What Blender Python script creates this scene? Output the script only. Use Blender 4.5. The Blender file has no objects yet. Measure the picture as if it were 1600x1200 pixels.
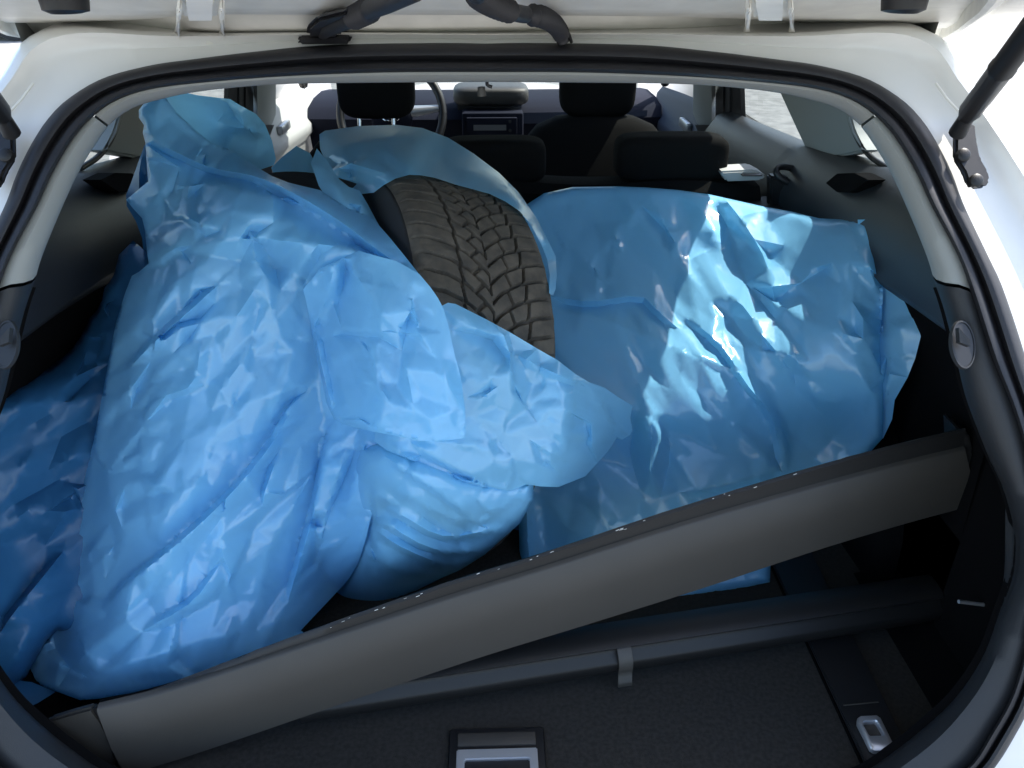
import bpy, bmesh, math, random
import numpy as np
from mathutils import Vector, Matrix
from mathutils.geometry import delaunay_2d_cdt
random.seed(7); RNG = np.random.default_rng(11)
R = math.radians
S = bpy.context.scene
COL = S.collection

# ------------------------------------------------------------------ camera, sky, sun, exposure
FPX, CX, CY = 1256.0, 800.0, 600.0                    # the lens in pixels of the 1600x1200 photograph
CAM = np.array([0.0, -0.70, 0.965]); PITCH = R(28.7); YAW = R(1.8)
cam = bpy.data.cameras.new('camera'); co = bpy.data.objects.new('camera', cam); COL.objects.link(co)
co.location = CAM; co.rotation_euler = (R(90) - PITCH, 0, -YAW)
cam.sensor_width = 36; cam.lens = 36 * FPX / 1600; cam.clip_start = 0.02; cam.clip_end = 3000
S.camera = co
SUN_EL, SUN_AZ = R(53), R(62)                         # azimuth from +Y (front of the car) towards +X (right)
w = bpy.data.worlds.new('World'); S.world = w; w.use_nodes = True
nt = w.node_tree; bg = nt.nodes['Background']
sky = nt.nodes.new('ShaderNodeTexSky'); sky.sky_type = 'NISHITA'; sky.sun_disc = False
sky.sun_elevation = SUN_EL; sky.sun_rotation = SUN_AZ; sky.air_density = 1.0; sky.dust_density = 1.5
nt.links.new(sky.outputs[0], bg.inputs[0]); bg.inputs[1].default_value = 0.15
sl = bpy.data.lights.new('sun', 'SUN'); sl.energy = 3.4; sl.angle = R(0.5); sl.color = (1, 0.95, 0.88)
so = bpy.data.objects.new('sun', sl); COL.objects.link(so)
sd = Vector((math.sin(SUN_AZ) * math.cos(SUN_EL), math.cos(SUN_AZ) * math.cos(SUN_EL), math.sin(SUN_EL)))
so.rotation_euler = sd.to_track_quat('Z', 'Y').to_euler(); so.location = sd * 30
S.view_settings.view_transform = 'Standard'; S.view_settings.look = 'None'
S.view_settings.exposure = 1.8; S.view_settings.gamma = 1

# ------------------------------------------------------------------ surveying: a sight line meets a plane of the car
FW = np.array([math.sin(YAW) * math.cos(PITCH), math.cos(YAW) * math.cos(PITCH), -math.sin(PITCH)])
RT = np.array([math.cos(YAW), -math.sin(YAW), 0.0]); UP = np.cross(RT, FW)
def rays(p):
    p = np.atleast_2d(np.asarray(p, float))
    return FW + RT * ((p[:, :1] - CX) / FPX) - UP * ((p[:, 1:2] - CY) / FPX)
def aty(px, py, y): d = rays((px, py))[0]; return CAM + d * ((y - CAM[1]) / d[1])
def atz(px, py, z): d = rays((px, py))[0]; return CAM + d * ((z - CAM[2]) / d[2])
def atx(px, py, x): d = rays((px, py))[0]; return CAM + d * ((x - CAM[0]) / d[0])
def yo(z): return -.11 + .2 * z + .39 * z * z          # the tailgate opening leans forward as it rises
def ato(pts, off=0.0):                                 # points on the opening, off metres deeper
    d = rays(pts); lo = np.full(len(d), .2); hi = np.full(len(d), 5.0)
    off = np.broadcast_to(off, (len(d),))
    for _ in range(50):
        m = (lo + hi) / 2; P = CAM + d * m[:, None]
        near = P[:, 1] < yo(P[:, 2]) + off
        lo = np.where(near, m, lo); hi = np.where(near, hi, m)
    return CAM + d * lo[:, None]

# ------------------------------------------------------------------ materials
def mat(name, col, rough=.6, metal=0, spec=.5, var=0, vscale=20, bump=0, bscale=200, col2=None, coat=0, sheen=0, detail=4):
    m = bpy.data.materials.new(name); m.use_nodes = True; n = m.node_tree; b = n.nodes['Principled BSDF']
    b.inputs['Base Color'].default_value = (*col, 1); b.inputs['Roughness'].default_value = rough
    b.inputs['Metallic'].default_value = metal; b.inputs['Specular IOR Level'].default_value = spec
    b.inputs['Coat Weight'].default_value = coat; b.inputs['Sheen Weight'].default_value = sheen
    tc = n.nodes.new('ShaderNodeTexCoord')
    if var or col2:
        t = n.nodes.new('ShaderNodeTexNoise'); t.inputs['Scale'].default_value = vscale; t.inputs['Detail'].default_value = detail
        n.links.new(tc.outputs['Object'], t.inputs['Vector'])
        r = n.nodes.new('ShaderNodeValToRGB'); c2 = col2 or tuple(c * (1 - var) for c in col)
        r.color_ramp.elements[0].position = .35; r.color_ramp.elements[1].position = .65
        r.color_ramp.elements[0].color = (*c2, 1); r.color_ramp.elements[1].color = (*col, 1)
        n.links.new(t.outputs['Fac'], r.inputs[0]); n.links.new(r.outputs[0], b.inputs['Base Color'])
    if bump:
        t = n.nodes.new('ShaderNodeTexNoise'); t.inputs['Scale'].default_value = bscale; t.inputs['Detail'].default_value = 3
        n.links.new(tc.outputs['Object'], t.inputs['Vector'])
        bp = n.nodes.new('ShaderNodeBump'); bp.inputs['Strength'].default_value = bump; bp.inputs['Distance'].default_value = .002
        n.links.new(t.outputs['Fac'], bp.inputs['Height']); n.links.new(bp.outputs[0], b.inputs['Normal'])
    return m
def glass(name, tint=(.58, .62, .60)):
    m = bpy.data.materials.new(name); m.use_nodes = True; n = m.node_tree; n.nodes.clear()
    o = n.nodes.new('ShaderNodeOutputMaterial'); mx = n.nodes.new('ShaderNodeMixShader')
    t = n.nodes.new('ShaderNodeBsdfTransparent'); t.inputs[0].default_value = (*tint, 1)
    g = n.nodes.new('ShaderNodeBsdfGlossy'); g.inputs['Roughness'].default_value = .02
    fr = n.nodes.new('ShaderNodeFresnel'); gm = n.nodes.new('ShaderNodeNewGeometry'); mr = n.nodes.new('ShaderNodeMapRange'); mr.inputs['To Min'].default_value = 1.45; mr.inputs['To Max'].default_value = 1 / 1.45
    n.links.new(gm.outputs['Backfacing'], mr.inputs['Value']); n.links.new(mr.outputs[0], fr.inputs[0])
    n.links.new(fr.outputs[0], mx.inputs[0]); n.links.new(t.outputs[0], mx.inputs[1]); n.links.new(g.outputs[0], mx.inputs[2])
    n.links.new(mx.outputs[0], o.inputs[0]); return m
def film_mat(name, col, trans=.3, rough=.2, see=.0, spec=.9):
    m = bpy.data.materials.new(name); m.use_nodes = True; n = m.node_tree; b = n.nodes['Principled BSDF']
    out = n.nodes['Material Output']
    b.inputs['Base Color'].default_value = (*col, 1); b.inputs['Roughness'].default_value = rough
    b.inputs['IOR'].default_value = 1.52; b.inputs['Specular IOR Level'].default_value = spec
    tc = n.nodes.new('ShaderNodeTexCoord')
    t1 = n.nodes.new('ShaderNodeTexNoise'); t1.inputs['Scale'].default_value = 38; t1.inputs['Detail'].default_value = 5
    t1.inputs['Distortion'].default_value = .6
    n.links.new(tc.outputs['Object'], t1.inputs['Vector'])
    b1 = n.nodes.new('ShaderNodeBump'); b1.inputs['Strength'].default_value = .12; b1.inputs['Distance'].default_value = .003
    n.links.new(t1.outputs['Fac'], b1.inputs['Height']); n.links.new(b1.outputs[0], b.inputs['Normal'])
    tl = n.nodes.new('ShaderNodeBsdfTranslucent'); tl.inputs[0].default_value = (*[min(1, c * 1.25) for c in col], 1)
    mx = n.nodes.new('ShaderNodeMixShader'); mx.inputs[0].default_value = trans
    n.links.new(b.outputs[0], mx.inputs[1]); n.links.new(tl.outputs[0], mx.inputs[2])
    last = mx
    if see:
        tr = n.nodes.new('ShaderNodeBsdfTransparent'); tr.inputs[0].default_value = (.5, .75, .95, 1)
        m2 = n.nodes.new('ShaderNodeMixShader'); m2.inputs[0].default_value = see
        n.links.new(mx.outputs[0], m2.inputs[1]); n.links.new(tr.outputs[0], m2.inputs[2]); last = m2
    n.links.new(last.outputs[0], out.inputs[0]); return m

M = dict(
    white=mat('white car paint', (.78, .77, .735), .28, var=.04, vscale=9, coat=.3),
    cream=mat('aged white paint', (.82, .80, .73), .4, var=.10, vscale=30),
    rubber=mat('black rubber seal', (.013, .013, .016), .55, bump=.1, bscale=300),
    liner=mat('grey headliner cloth', (.27, .275, .26), .85, bump=.15, bscale=900, var=.06),
    pillar=mat('grey pillar plastic', (.27, .285, .275), .6, bump=.1, bscale=700),
    dark=mat('dark navy trim plastic', (.016, .018, .021), .55, bump=.2, bscale=900, var=.1),
    trim=mat('charcoal grained trim', (.025, .028, .032), .42, bump=.3, bscale=900, var=.12, vscale=12),
    carpet=mat('black boot carpet', (.040, .038, .034), .95, bump=1.0, bscale=900, var=.3, vscale=160, spec=.12, detail=10),
    felt=mat('black felt lining', (.0045, .0045, .005), 1.0, spec=.05, bump=.4, bscale=1000),
    plastic=mat('grey grained plastic', (.047, .043, .037), .5, bump=.25, bscale=1500, var=.1, vscale=8),
    vinyl=mat('black vinyl edge', (.011, .011, .011), .5, bump=.3, bscale=800),
    tube=mat('black tube plastic', (.011, .011, .011), .42, spec=.35, bump=.15, bscale=1200),
    black=mat('black plastic', (.010, .010, .011), .45),
    cloth=mat('charcoal seat cloth', (.011, .011, .011), .95, bump=.4, bscale=900, sheen=.0, spec=.06),
    silver=mat('satin silver', (.55, .56, .58), .35, metal=.7),
    chrome=mat('chrome', (.8, .8, .8), .12, metal=1),
    doorlight=mat('light grey cloth brightened as if sunlit', (.45, .45, .44), .7),  # bright colour stands in for sunlight on the left front door
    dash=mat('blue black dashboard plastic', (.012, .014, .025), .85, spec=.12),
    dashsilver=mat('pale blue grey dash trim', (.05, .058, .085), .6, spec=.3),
    screen=mat('grey radio display', (.16, .17, .18), .25),
    red=mat('red plastic', (.45, .02, .02), .4),
    asphalt=mat('pale asphalt', (.29, .285, .27), .95, var=.30, vscale=9.0, bump=.8, bscale=60, col2=(.19, .187, .178), detail=12),
    glass=glass('car window glass'),
    rust=mat('rust stained paint', (.45, .30, .12), .7),
    tyre=mat('tyre rubber', (.020, .020, .021), .7, bump=.3, bscale=500),
    tread=mat('dusty tread rubber', (.115, .097, .074), .9, col2=(.060, .052, .042), vscale=45, bump=.5, bscale=700, detail=8),
    alloy=mat('grey wheel rim', (.25, .25, .26), .4, metal=.8),
    carblue=mat('dark grey car paint', (.05, .055, .06), .3, coat=.5),
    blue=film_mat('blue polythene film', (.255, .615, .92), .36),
    bluedark=film_mat('blue polythene film with shade in its colour', (.030, .135, .29), .10, .34, spec=.4),  # same film, darkened: the shade over the far-left bag is in the colour
)

# ------------------------------------------------------------------ object helpers
def put(o, parent=None, label=None, cat=None, group=None, kind=None):
    COL.objects.link(o)
    if parent is not None: o.parent = parent
    if label: o['label'] = label
    if cat: o['category'] = cat
    if group: o['group'] = group
    if kind: o['kind'] = kind
    return o
def empty(name, loc=(0, 0, 0), **k):
    o = bpy.data.objects.new(name, None); o.empty_display_size = .05
    return put(o, **k)                                # things are modelled in world coordinates, root stays at the origin
def mesh(name, V, F, m, parent=None, smooth=True, sharp=None, **k):
    me = bpy.data.meshes.new(name); me.from_pydata([tuple(map(float, v)) for v in V], [], [tuple(map(int, f)) for f in F])
    me.materials.append(M[m] if isinstance(m, str) else m)
    if smooth: me.polygons.foreach_set('use_smooth', [True] * len(me.polygons))
    if sharp: me.set_sharp_from_angle(angle=R(sharp))
    me.update()
    return put(bpy.data.objects.new(name, me), parent=parent, **k)
def from_bm(name, bm, m, parent=None, sharp=35, **k):
    me = bpy.data.meshes.new(name); bm.normal_update(); bm.to_mesh(me); bm.free(); me.materials.append(M[m] if isinstance(m, str) else m)
    me.polygons.foreach_set('use_smooth', [True] * len(me.polygons))
    me.set_sharp_from_angle(angle=R(sharp))
    return put(bpy.data.objects.new(name, me), parent=parent, **k)
def loft(rows, closed=False, cap=False):
    rows = [np.asarray(r, float) for r in rows]; n = len(rows[0]); V = np.concatenate(rows); F = []
    for i in range(len(rows) - 1):
        for j in range(n if closed else n - 1):
            k = (j + 1) % n
            F.append((i * n + j, i * n + k, (i + 1) * n + k, (i + 1) * n + j))
    if cap and closed: F.append(tuple(range(n - 1, -1, -1))); F.append(tuple(range((len(rows) - 1) * n, len(rows) * n)))
    return V, F
def sheet(name, rows, m, parent=None, closed=False, cap=False, **k):
    V, F = loft(rows, closed, cap); return mesh(name, V, F, m, parent, sharp=k.pop('sharp', 40), **k)
def tube(name, pts, rad, m, parent=None, n=10, caps=True, **k):
    pts = [np.asarray(p, float) for p in pts]; rows = []
    rad = np.broadcast_to(rad, (len(pts),)); prev = None
    for i, p in enumerate(pts):
        t = pts[min(i + 1, len(pts) - 1)] - pts[max(i - 1, 0)]; t = t / (np.linalg.norm(t) + 1e-9)
        a = np.array([0, 0, 1.]) if prev is None else prev
        if abs(a @ t) > .95 and prev is None: a = np.array([1., 0, 0])
        x = np.cross(a, t); x /= np.linalg.norm(x); y = np.cross(t, x); prev = y
        rows.append([p + rad[i] * (math.cos(q) * x + math.sin(q) * y) for q in np.linspace(0, 2 * math.pi, n, endpoint=False)])
    V, F = loft(rows, True, caps); F = [f[::-1] for f in F]
    return mesh(name, V, F, m, parent, sharp=50, **k)
def spline(pts, n):                                    # Catmull-Rom, n samples evenly along the length
    P = np.asarray(pts, float); Q = np.vstack([2 * P[0] - P[1], P, 2 * P[-1] - P[-2]]); out = []
    for i in range(1, len(Q) - 2):
        a, b, c, d = Q[i - 1:i + 3]
        for t in np.linspace(0, 1, 16, endpoint=False):
            out.append(.5 * (2 * b + (c - a) * t + (2 * a - 5 * b + 4 * c - d) * t * t + (3 * b - a - 3 * c + d) * t ** 3))
    out.append(P[-1]); out = np.array(out)
    L = np.r_[0, np.cumsum(np.linalg.norm(np.diff(out, axis=0), axis=1))]; q = np.linspace(0, L[-1], n)
    return np.stack([np.interp(q, L, out[:, k]) for k in range(out.shape[1])], 1)
def box(name, lo, hi, m, parent=None, bev=.005, seg=2, mtx=None, taper=None, **k):
    bm = bmesh.new(); bmesh.ops.create_cube(bm, size=1)
    lo, hi = np.array(lo, float), np.array(hi, float)
    for v in bm.verts: v.co = Vector((lo + hi) / 2 + np.array(v.co) * (hi - lo))
    if taper:                                          # (scale x, scale y) of the top about the box centre
        c = (lo + hi) / 2
        for v in bm.verts:
            if v.co.z > c[2]: v.co.x = c[0] + (v.co.x - c[0]) * taper[0]; v.co.y = c[1] + (v.co.y - c[1]) * taper[1]
    if bev: bmesh.ops.bevel(bm, geom=bm.edges[:], offset=bev, segments=seg, affect='EDGES', profile=.5)
    if mtx is not None: bm.transform(mtx)
    return from_bm(name, bm, m, parent, **k)
def prism(name, pts, vec, m, parent=None, bev=0, **k): # a polygon given thickness along vec
    bm = bmesh.new(); f = bm.faces.new([bm.verts.new(tuple(map(float, p))) for p in pts]); bm.normal_update()
    g = bmesh.ops.extrude_face_region(bm, geom=[f])
    bmesh.ops.translate(bm, vec=Vector(tuple(map(float, vec))), verts=[v for v in g['geom'] if isinstance(v, bmesh.types.BMVert)])
    bmesh.ops.recalc_face_normals(bm, faces=bm.faces[:])
    if bev: bmesh.ops.bevel(bm, geom=bm.edges[:], offset=bev, segments=2, affect='EDGES')
    return from_bm(name, bm, m, parent, **k)
def blob(name, c, half, m, parent=None, p=3.0, nu=28, nv=16, rot=None, **k):   # a rounded cushion (superellipsoid)
    sg = lambda a: math.copysign(abs(a) ** (2 / p), a); rows = []
    for i in range(nv + 1):
        v = -math.pi / 2 + math.pi * i / nv; rows.append([(half[0] * sg(math.cos(v)) * sg(math.cos(u)), half[1] * sg(math.cos(v)) * sg(math.sin(u)), half[2] * sg(math.sin(v)))
            for u in np.linspace(0, 2 * math.pi, nu, endpoint=False)])
    V, F = loft(rows, True); V = np.array(V)
    if rot is not None: V = V @ np.array(rot.to_3x3()).T
    return mesh(name, V + np.array(c), F, m, parent, **k)
def disc_bolt(name, c, nrm, r, h, m, parent):
    c = np.array(c, float); nrm = np.array(nrm, float) / np.linalg.norm(nrm)
    return tube(name, [c - nrm * .002, c + nrm * h * .7, c + nrm * h, c + nrm * h * 1.001], [r, r, r * .75, .0005], m, parent, n=12)

# ================================================================== SETTING
N = 60
gx = np.linspace(-60, 60, N); gy = np.linspace(-60, 60, N)
V = [(x * abs(x) / 12, y * abs(y) / 12, -.62 + .02 * math.sin(x * .7) * math.cos(y * .5)) for y in gy for x in gx]
F = [(j * N + i, j * N + i + 1, (j + 1) * N + i + 1, (j + 1) * N + i) for j in range(N - 1) for i in range(N - 1)]
mesh('ground', V, F, 'asphalt', kind='structure', label='pale sunlit asphalt of the car park', cat='ground')

# ================================================================== CAR
car = empty('estate_car', label='white estate car with its tailgate open, seen into the loaded boot', cat='car')

# contours of the opening, right half (photo pixels), mirrored about the middle of the car
MX = 1514
def ring(right):
    left = [(MX - x, y) for x, y in right][::-1]
    return np.array(right + left, float)
outer = [(757, 69), (830, 68), (999, 71), (1111, 81), (1210, 93), (1280, 103), (1353, 123), (1407, 155), (1439, 187), (1465, 227), (1487, 272), (1505, 320), (1543, 400), (1567, 453), (1602, 560), (1640, 700), (1655, 830), (1648, 960), (1615, 1085), (1585, 1150), (1540, 1215), (1450, 1290), (1300, 1340), (1000, 1350), (757, 1350)]
inner = [(757, 112), (905, 112.5), (1055, 118), (1180, 127), (1280, 139), (1340, 160), (1380, 192), (1407, 227), (1433, 272), (1455, 320), (1497, 400), (1520, 464), (1551, 560), (1583, 640), (1605, 720), (1617, 830), (1612, 960), (1585, 1075), (1545, 1150), (1510, 1200), (1420, 1260), (1280, 1300), (1000, 1310), (757, 1310)]
trim = [(757, 128), (886, 129), (1055, 131), (1149, 137), (1216, 145), (1262, 155), (1305, 168), (1340, 192), (1364, 224), (1388, 263), (1415, 320), (1448, 400), (1460, 440), (1474, 480), (1487, 530), (1500, 585), (1511, 627), (1545, 715), (1566, 759), (1585, 828), (1586, 870), (1581, 905), (1562, 959), (1534, 1031), (1490, 1094), (1444, 1137), (1400, 1172), (1330, 1215), (1200, 1240), (757, 1245)]
body = [(757, 52), (1000, 50), (1240, 50), (1380, 40), (1440, 45), (1481, 67), (1508, 112), (1532, 144), (1565, 190), (1600, 240), (1660, 330), (1720, 440), (1770, 560), (1810, 700), (1830, 830), (1830, 1000), (1800, 1150), (1730, 1300), (1600, 1400), (1300, 1450), (757, 1450)]
CEN = np.array([757., 640.])
def polar(right, n=320, k=2):
    P = ring(right); P = np.vstack([P, P[:1]])
    # densify softly, then read radius against angle
    P = spline(P, 900); d = P - CEN; a = np.unwrap(np.arctan2(d[:, 0], -d[:, 1])); r = np.hypot(d[:, 0], d[:, 1])
    a = a - (a[0] if abs(a[0]) > 1 else 0); o = np.argsort(a); a, r = a[o], r[o]
    q = np.linspace(0, 2 * math.pi, n, endpoint=False); rr = np.interp(q, a, r, period=2 * math.pi)
    return np.stack([CEN[0] + rr * np.sin(q), CEN[1] - rr * np.cos(q)], 1)
pO, pI, pT, pB = polar(outer), polar(inner), polar(trim), polar(body)
lerp = lambda a, b, t: a * (1 - t) + b * t
rows = [ato(lerp(pO, pI, t), -o) for t, o in ((-.02, -.012), (0, .0), (.08, .010), (.25, .014), (.42, .011), (.50, .001), (.56, -.004), (.62, .001), (.72, .009), (.88, .008), (.97, .001), (1.02, -.014))]
sheet('door_seal', rows, 'rubber', car, closed=True, label='black rubber seal round the tailgate opening', sharp=60)

# trim ring: light above, dark below, the split runs from pillar to pillar
ang = np.linspace(0, 2 * math.pi, 320, endpoint=False)
wtop = .5 + .5 * np.cos(ang)
rows = [ato(lerp(pI, pT, t), o) for t, o in ((-.1, .012), (.05, .006), (.3, .008), (.7, .022), (.93, .045), (1.0, .060))]
back = rows[-1] + np.array([0, .03, 0]) + (rows[-1] - rows[0]) * 0.0
outw = rows[0] - rows[-1]; outw[:, 1] = 0
rows.append(rows[-1] + np.array([0, .012, 0]) + outw * .5); rows.append(rows[-2] + np.array([0, .03, 0]) + outw * 1.3)
# where the light trim ends: pixel line from (1455,420) to (1520,464) on the right, mirrored left
def split(lo, hi):
    n = hi - lo
    return [r[np.arange(lo, hi) % 320] for r in rows]
def side_index(px, py):                                # ring index whose trim edge is nearest
    return int(np.argmin(np.hypot(pT[:, 0] - px, pT[:, 1] - py)))
iR = side_index(1453, 420); iI = int(np.argmin(np.hypot(pI[:, 0] - 1519, pI[:, 1] - 464)))
iS = side_index(1340, 192)
def ringpart(name, a, b, m, slope0=0, slope1=0, **k):  # indices a..b; the cut may slant from outer to inner
    rr = []
    tt = np.linspace(0, 1, len(rows))
    for r, t in zip(rows, tt):
        q = np.linspace(a + slope0 * (1 - t), b + slope1 * (1 - t), max(8, int(abs(b - a)) + 2))
        r2 = np.vstack([r, r, r[:1]]); x = np.arange(len(r2))
        rr.append(np.stack([np.interp(q % 320, x, r2[:, c]) for c in range(3)], 1))
    return sheet(name, rr, m, car, sharp=50, **k)
dI = iI - iR
ringpart('headliner', -iS, iS, 'liner', label='grey headliner lip along the top of the opening')
for s in (1, -1):
    a, b = (iS + .25, iR) if s > 0 else (-iR, -iS - .25)
    ringpart('pillar_trim', a, int(b) if s > 0 else b, 'pillar', slope1=dI if s > 0 else 0, slope0=0 if s > 0 else -dI)
ringpart('sill_trim', iR + .4, 320 - iR - .4, 'dark', slope0=dI, slope1=-dI, label='dark lower trim round the boot mouth')
lo_i = np.arange(iR + 3, 320 - iR - 2); lo_ = [rows[0][lo_i], rows[-3][lo_i] + np.array([0, .012, 0])]
for dy, kx, dz in ((.05, .70, 0), (.45, .70, -.03)):
    q_ = lo_[0].copy(); q_[:, 0] = np.where(np.abs(q_[:, 0]) > .5, np.sign(q_[:, 0]) * kx, q_[:, 0]); q_[:, 1] += dy; q_[:, 2] = np.where(np.abs(q_[:, 0]) > .5, q_[:, 2], np.minimum(q_[:, 2], -.03)); lo_.append(q_)
sheet('inner_skin', lo_, 'felt', car, label='black lining behind the lower boot trim')
# handles recesses in the lower side trim
for s in (1, -1):
    c = ato([(1502 if s > 0 else MX - 1502, 539)], .002)[0]
    e1 = ato([(1502 if s > 0 else MX - 1502, 505)], .004)[0] - c; e2 = ato([(1519 if s > 0 else MX - 1519, 545)], .004)[0] - c
    nrm = np.cross(e1, e2); nrm /= np.linalg.norm(nrm); nrm *= -np.sign(nrm[1])
    pr = [[c + nrm * h + k_ * (e1 * math.cos(q) + e2 * math.sin(q)) for q in np.linspace(0, 2 * math.pi, 28, endpoint=False)] for h, k_ in ((.0, 1.12), (.004, 1.08), (.004, 1.0), (-.004, .96))]
    hh = sheet('hook_recess', pr, 'dark', car, closed=True)
    sheet('recess_back', [[c + nrm * .003 + k_ * (e1 * math.cos(q) + e2 * math.sin(q)) for q in np.linspace(0, 2 * math.pi, 28, endpoint=False)] for k_ in (.98, .02)], 'black', hh, closed=True)
    prism('coat_hook', [c + e1 * .55 - e2 * .9 + nrm * .006, c + e1 * .1 - e2 * .1 + nrm * .01, c - e1 * .15 + e2 * .0 + nrm * .008, c - e1 * .1 - e2 * .8 + nrm * .006], nrm * .006, 'dark', hh)

# white body round the opening: flange, gutter, outer corner, flank and roof
rB0 = ato(pO, .0); rB1 = ato(lerp(pO, pB, .10), .012); rB2 = ato(lerp(pO, pB, .45), .020); rB3 = ato(lerp(pO, pB, .62), .012)
rB4 = ato(lerp(pO, pB, .84), -.006); rB5 = ato(lerp(pO, pB, .95), -.003); rB6 = ato(pB, .015)
axis = np.array([0, 1, 0.])
outd = rB6 - rB0; outd[:, 1] = 0; outd /= np.linalg.norm(outd, axis=1)[:, None] + 1e-9
rB7 = rB6 + axis * .04 + outd * .006; rB8 = rB6 + axis * .30 + outd * .02
wl = np.clip((.45 - rB6[:, 2:3]) / .9, 0, 1)
sheet('body_shell', [ato(lerp(pO, pI, .15), .03), ato(lerp(pO, pI, .01), .012), rB1, rB2, rB3, rB4, rB5, rB6, rB7, rB8], 'white', car, closed=True, sharp=60, label='white painted body round the tailgate opening')
# shut lines on the gutter (a pressed seam on each corner)
for s in (1, -1):
    q = lambda x, y: ato([(x if s > 0 else MX - x, y)], -.002)[0]
    tube('body_seam', [q(1462, 130), q(1480, 155), q(1500, 176)], .0014, 'cream', car, n=6)

# roof, flanks, bonnet
def xs(z): return .70 - .16 * np.clip((z - .5) / .4, 0, 1) ** 1.2
tpr = lambda y: .085 * min(1, max(0, (.98 - y) / .6))   # the upper body narrows towards the tail
roof = [[(x * (1 - tpr(y) / .63), y, .93 - .10 * (x / .63) ** 2 * .6 - .02 * ((y - 1.2) / 1.2) ** 2 - (.02 if k else 0)) for x in np.linspace(-.63, .63, 15)] for k, y in ((0, .42), (0, .8), (0, 1.2), (0, 1.6), (0, 2.0), (1, 2.25))]
sheet('roof_panel', roof, 'white', car)
sheet('headlining', [[(x, y, z - .035) for x, y, z in r] for r in roof], 'liner', car)
for s in (1, -1):
    fl = [[(s * .80, y, -.42), (s * .83, y, -.1), (s * .82, y, .2), (s * .80, y, .45), (s * .742, y, .54)][::s] for y in (.25, .6, 1., 1.5, 2., 2.6, 3.0)]
    sheet('flank_panel', fl, 'white', car)
bn = [[(x, y, z - .06 * (x / .7) ** 2) for x in np.linspace(-.72, .72, 9)] for y, z in ((2.95, .40), (3.2, .37), (3.6, .30), (4.0, .18), (4.05, -.1))]
sheet('bonnet', bn, 'white', car)
# windscreen and windows
sheet('windscreen', [[(x, y, z + .02 - .05 * (x / .6) ** 2) for x in np.linspace(-.58 - k, .58 + k, 9)] for y, z, k in ((2.22, .86, 0), (2.6, .66, .03), (2.98, .42, .08))], 'glass', car)

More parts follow.
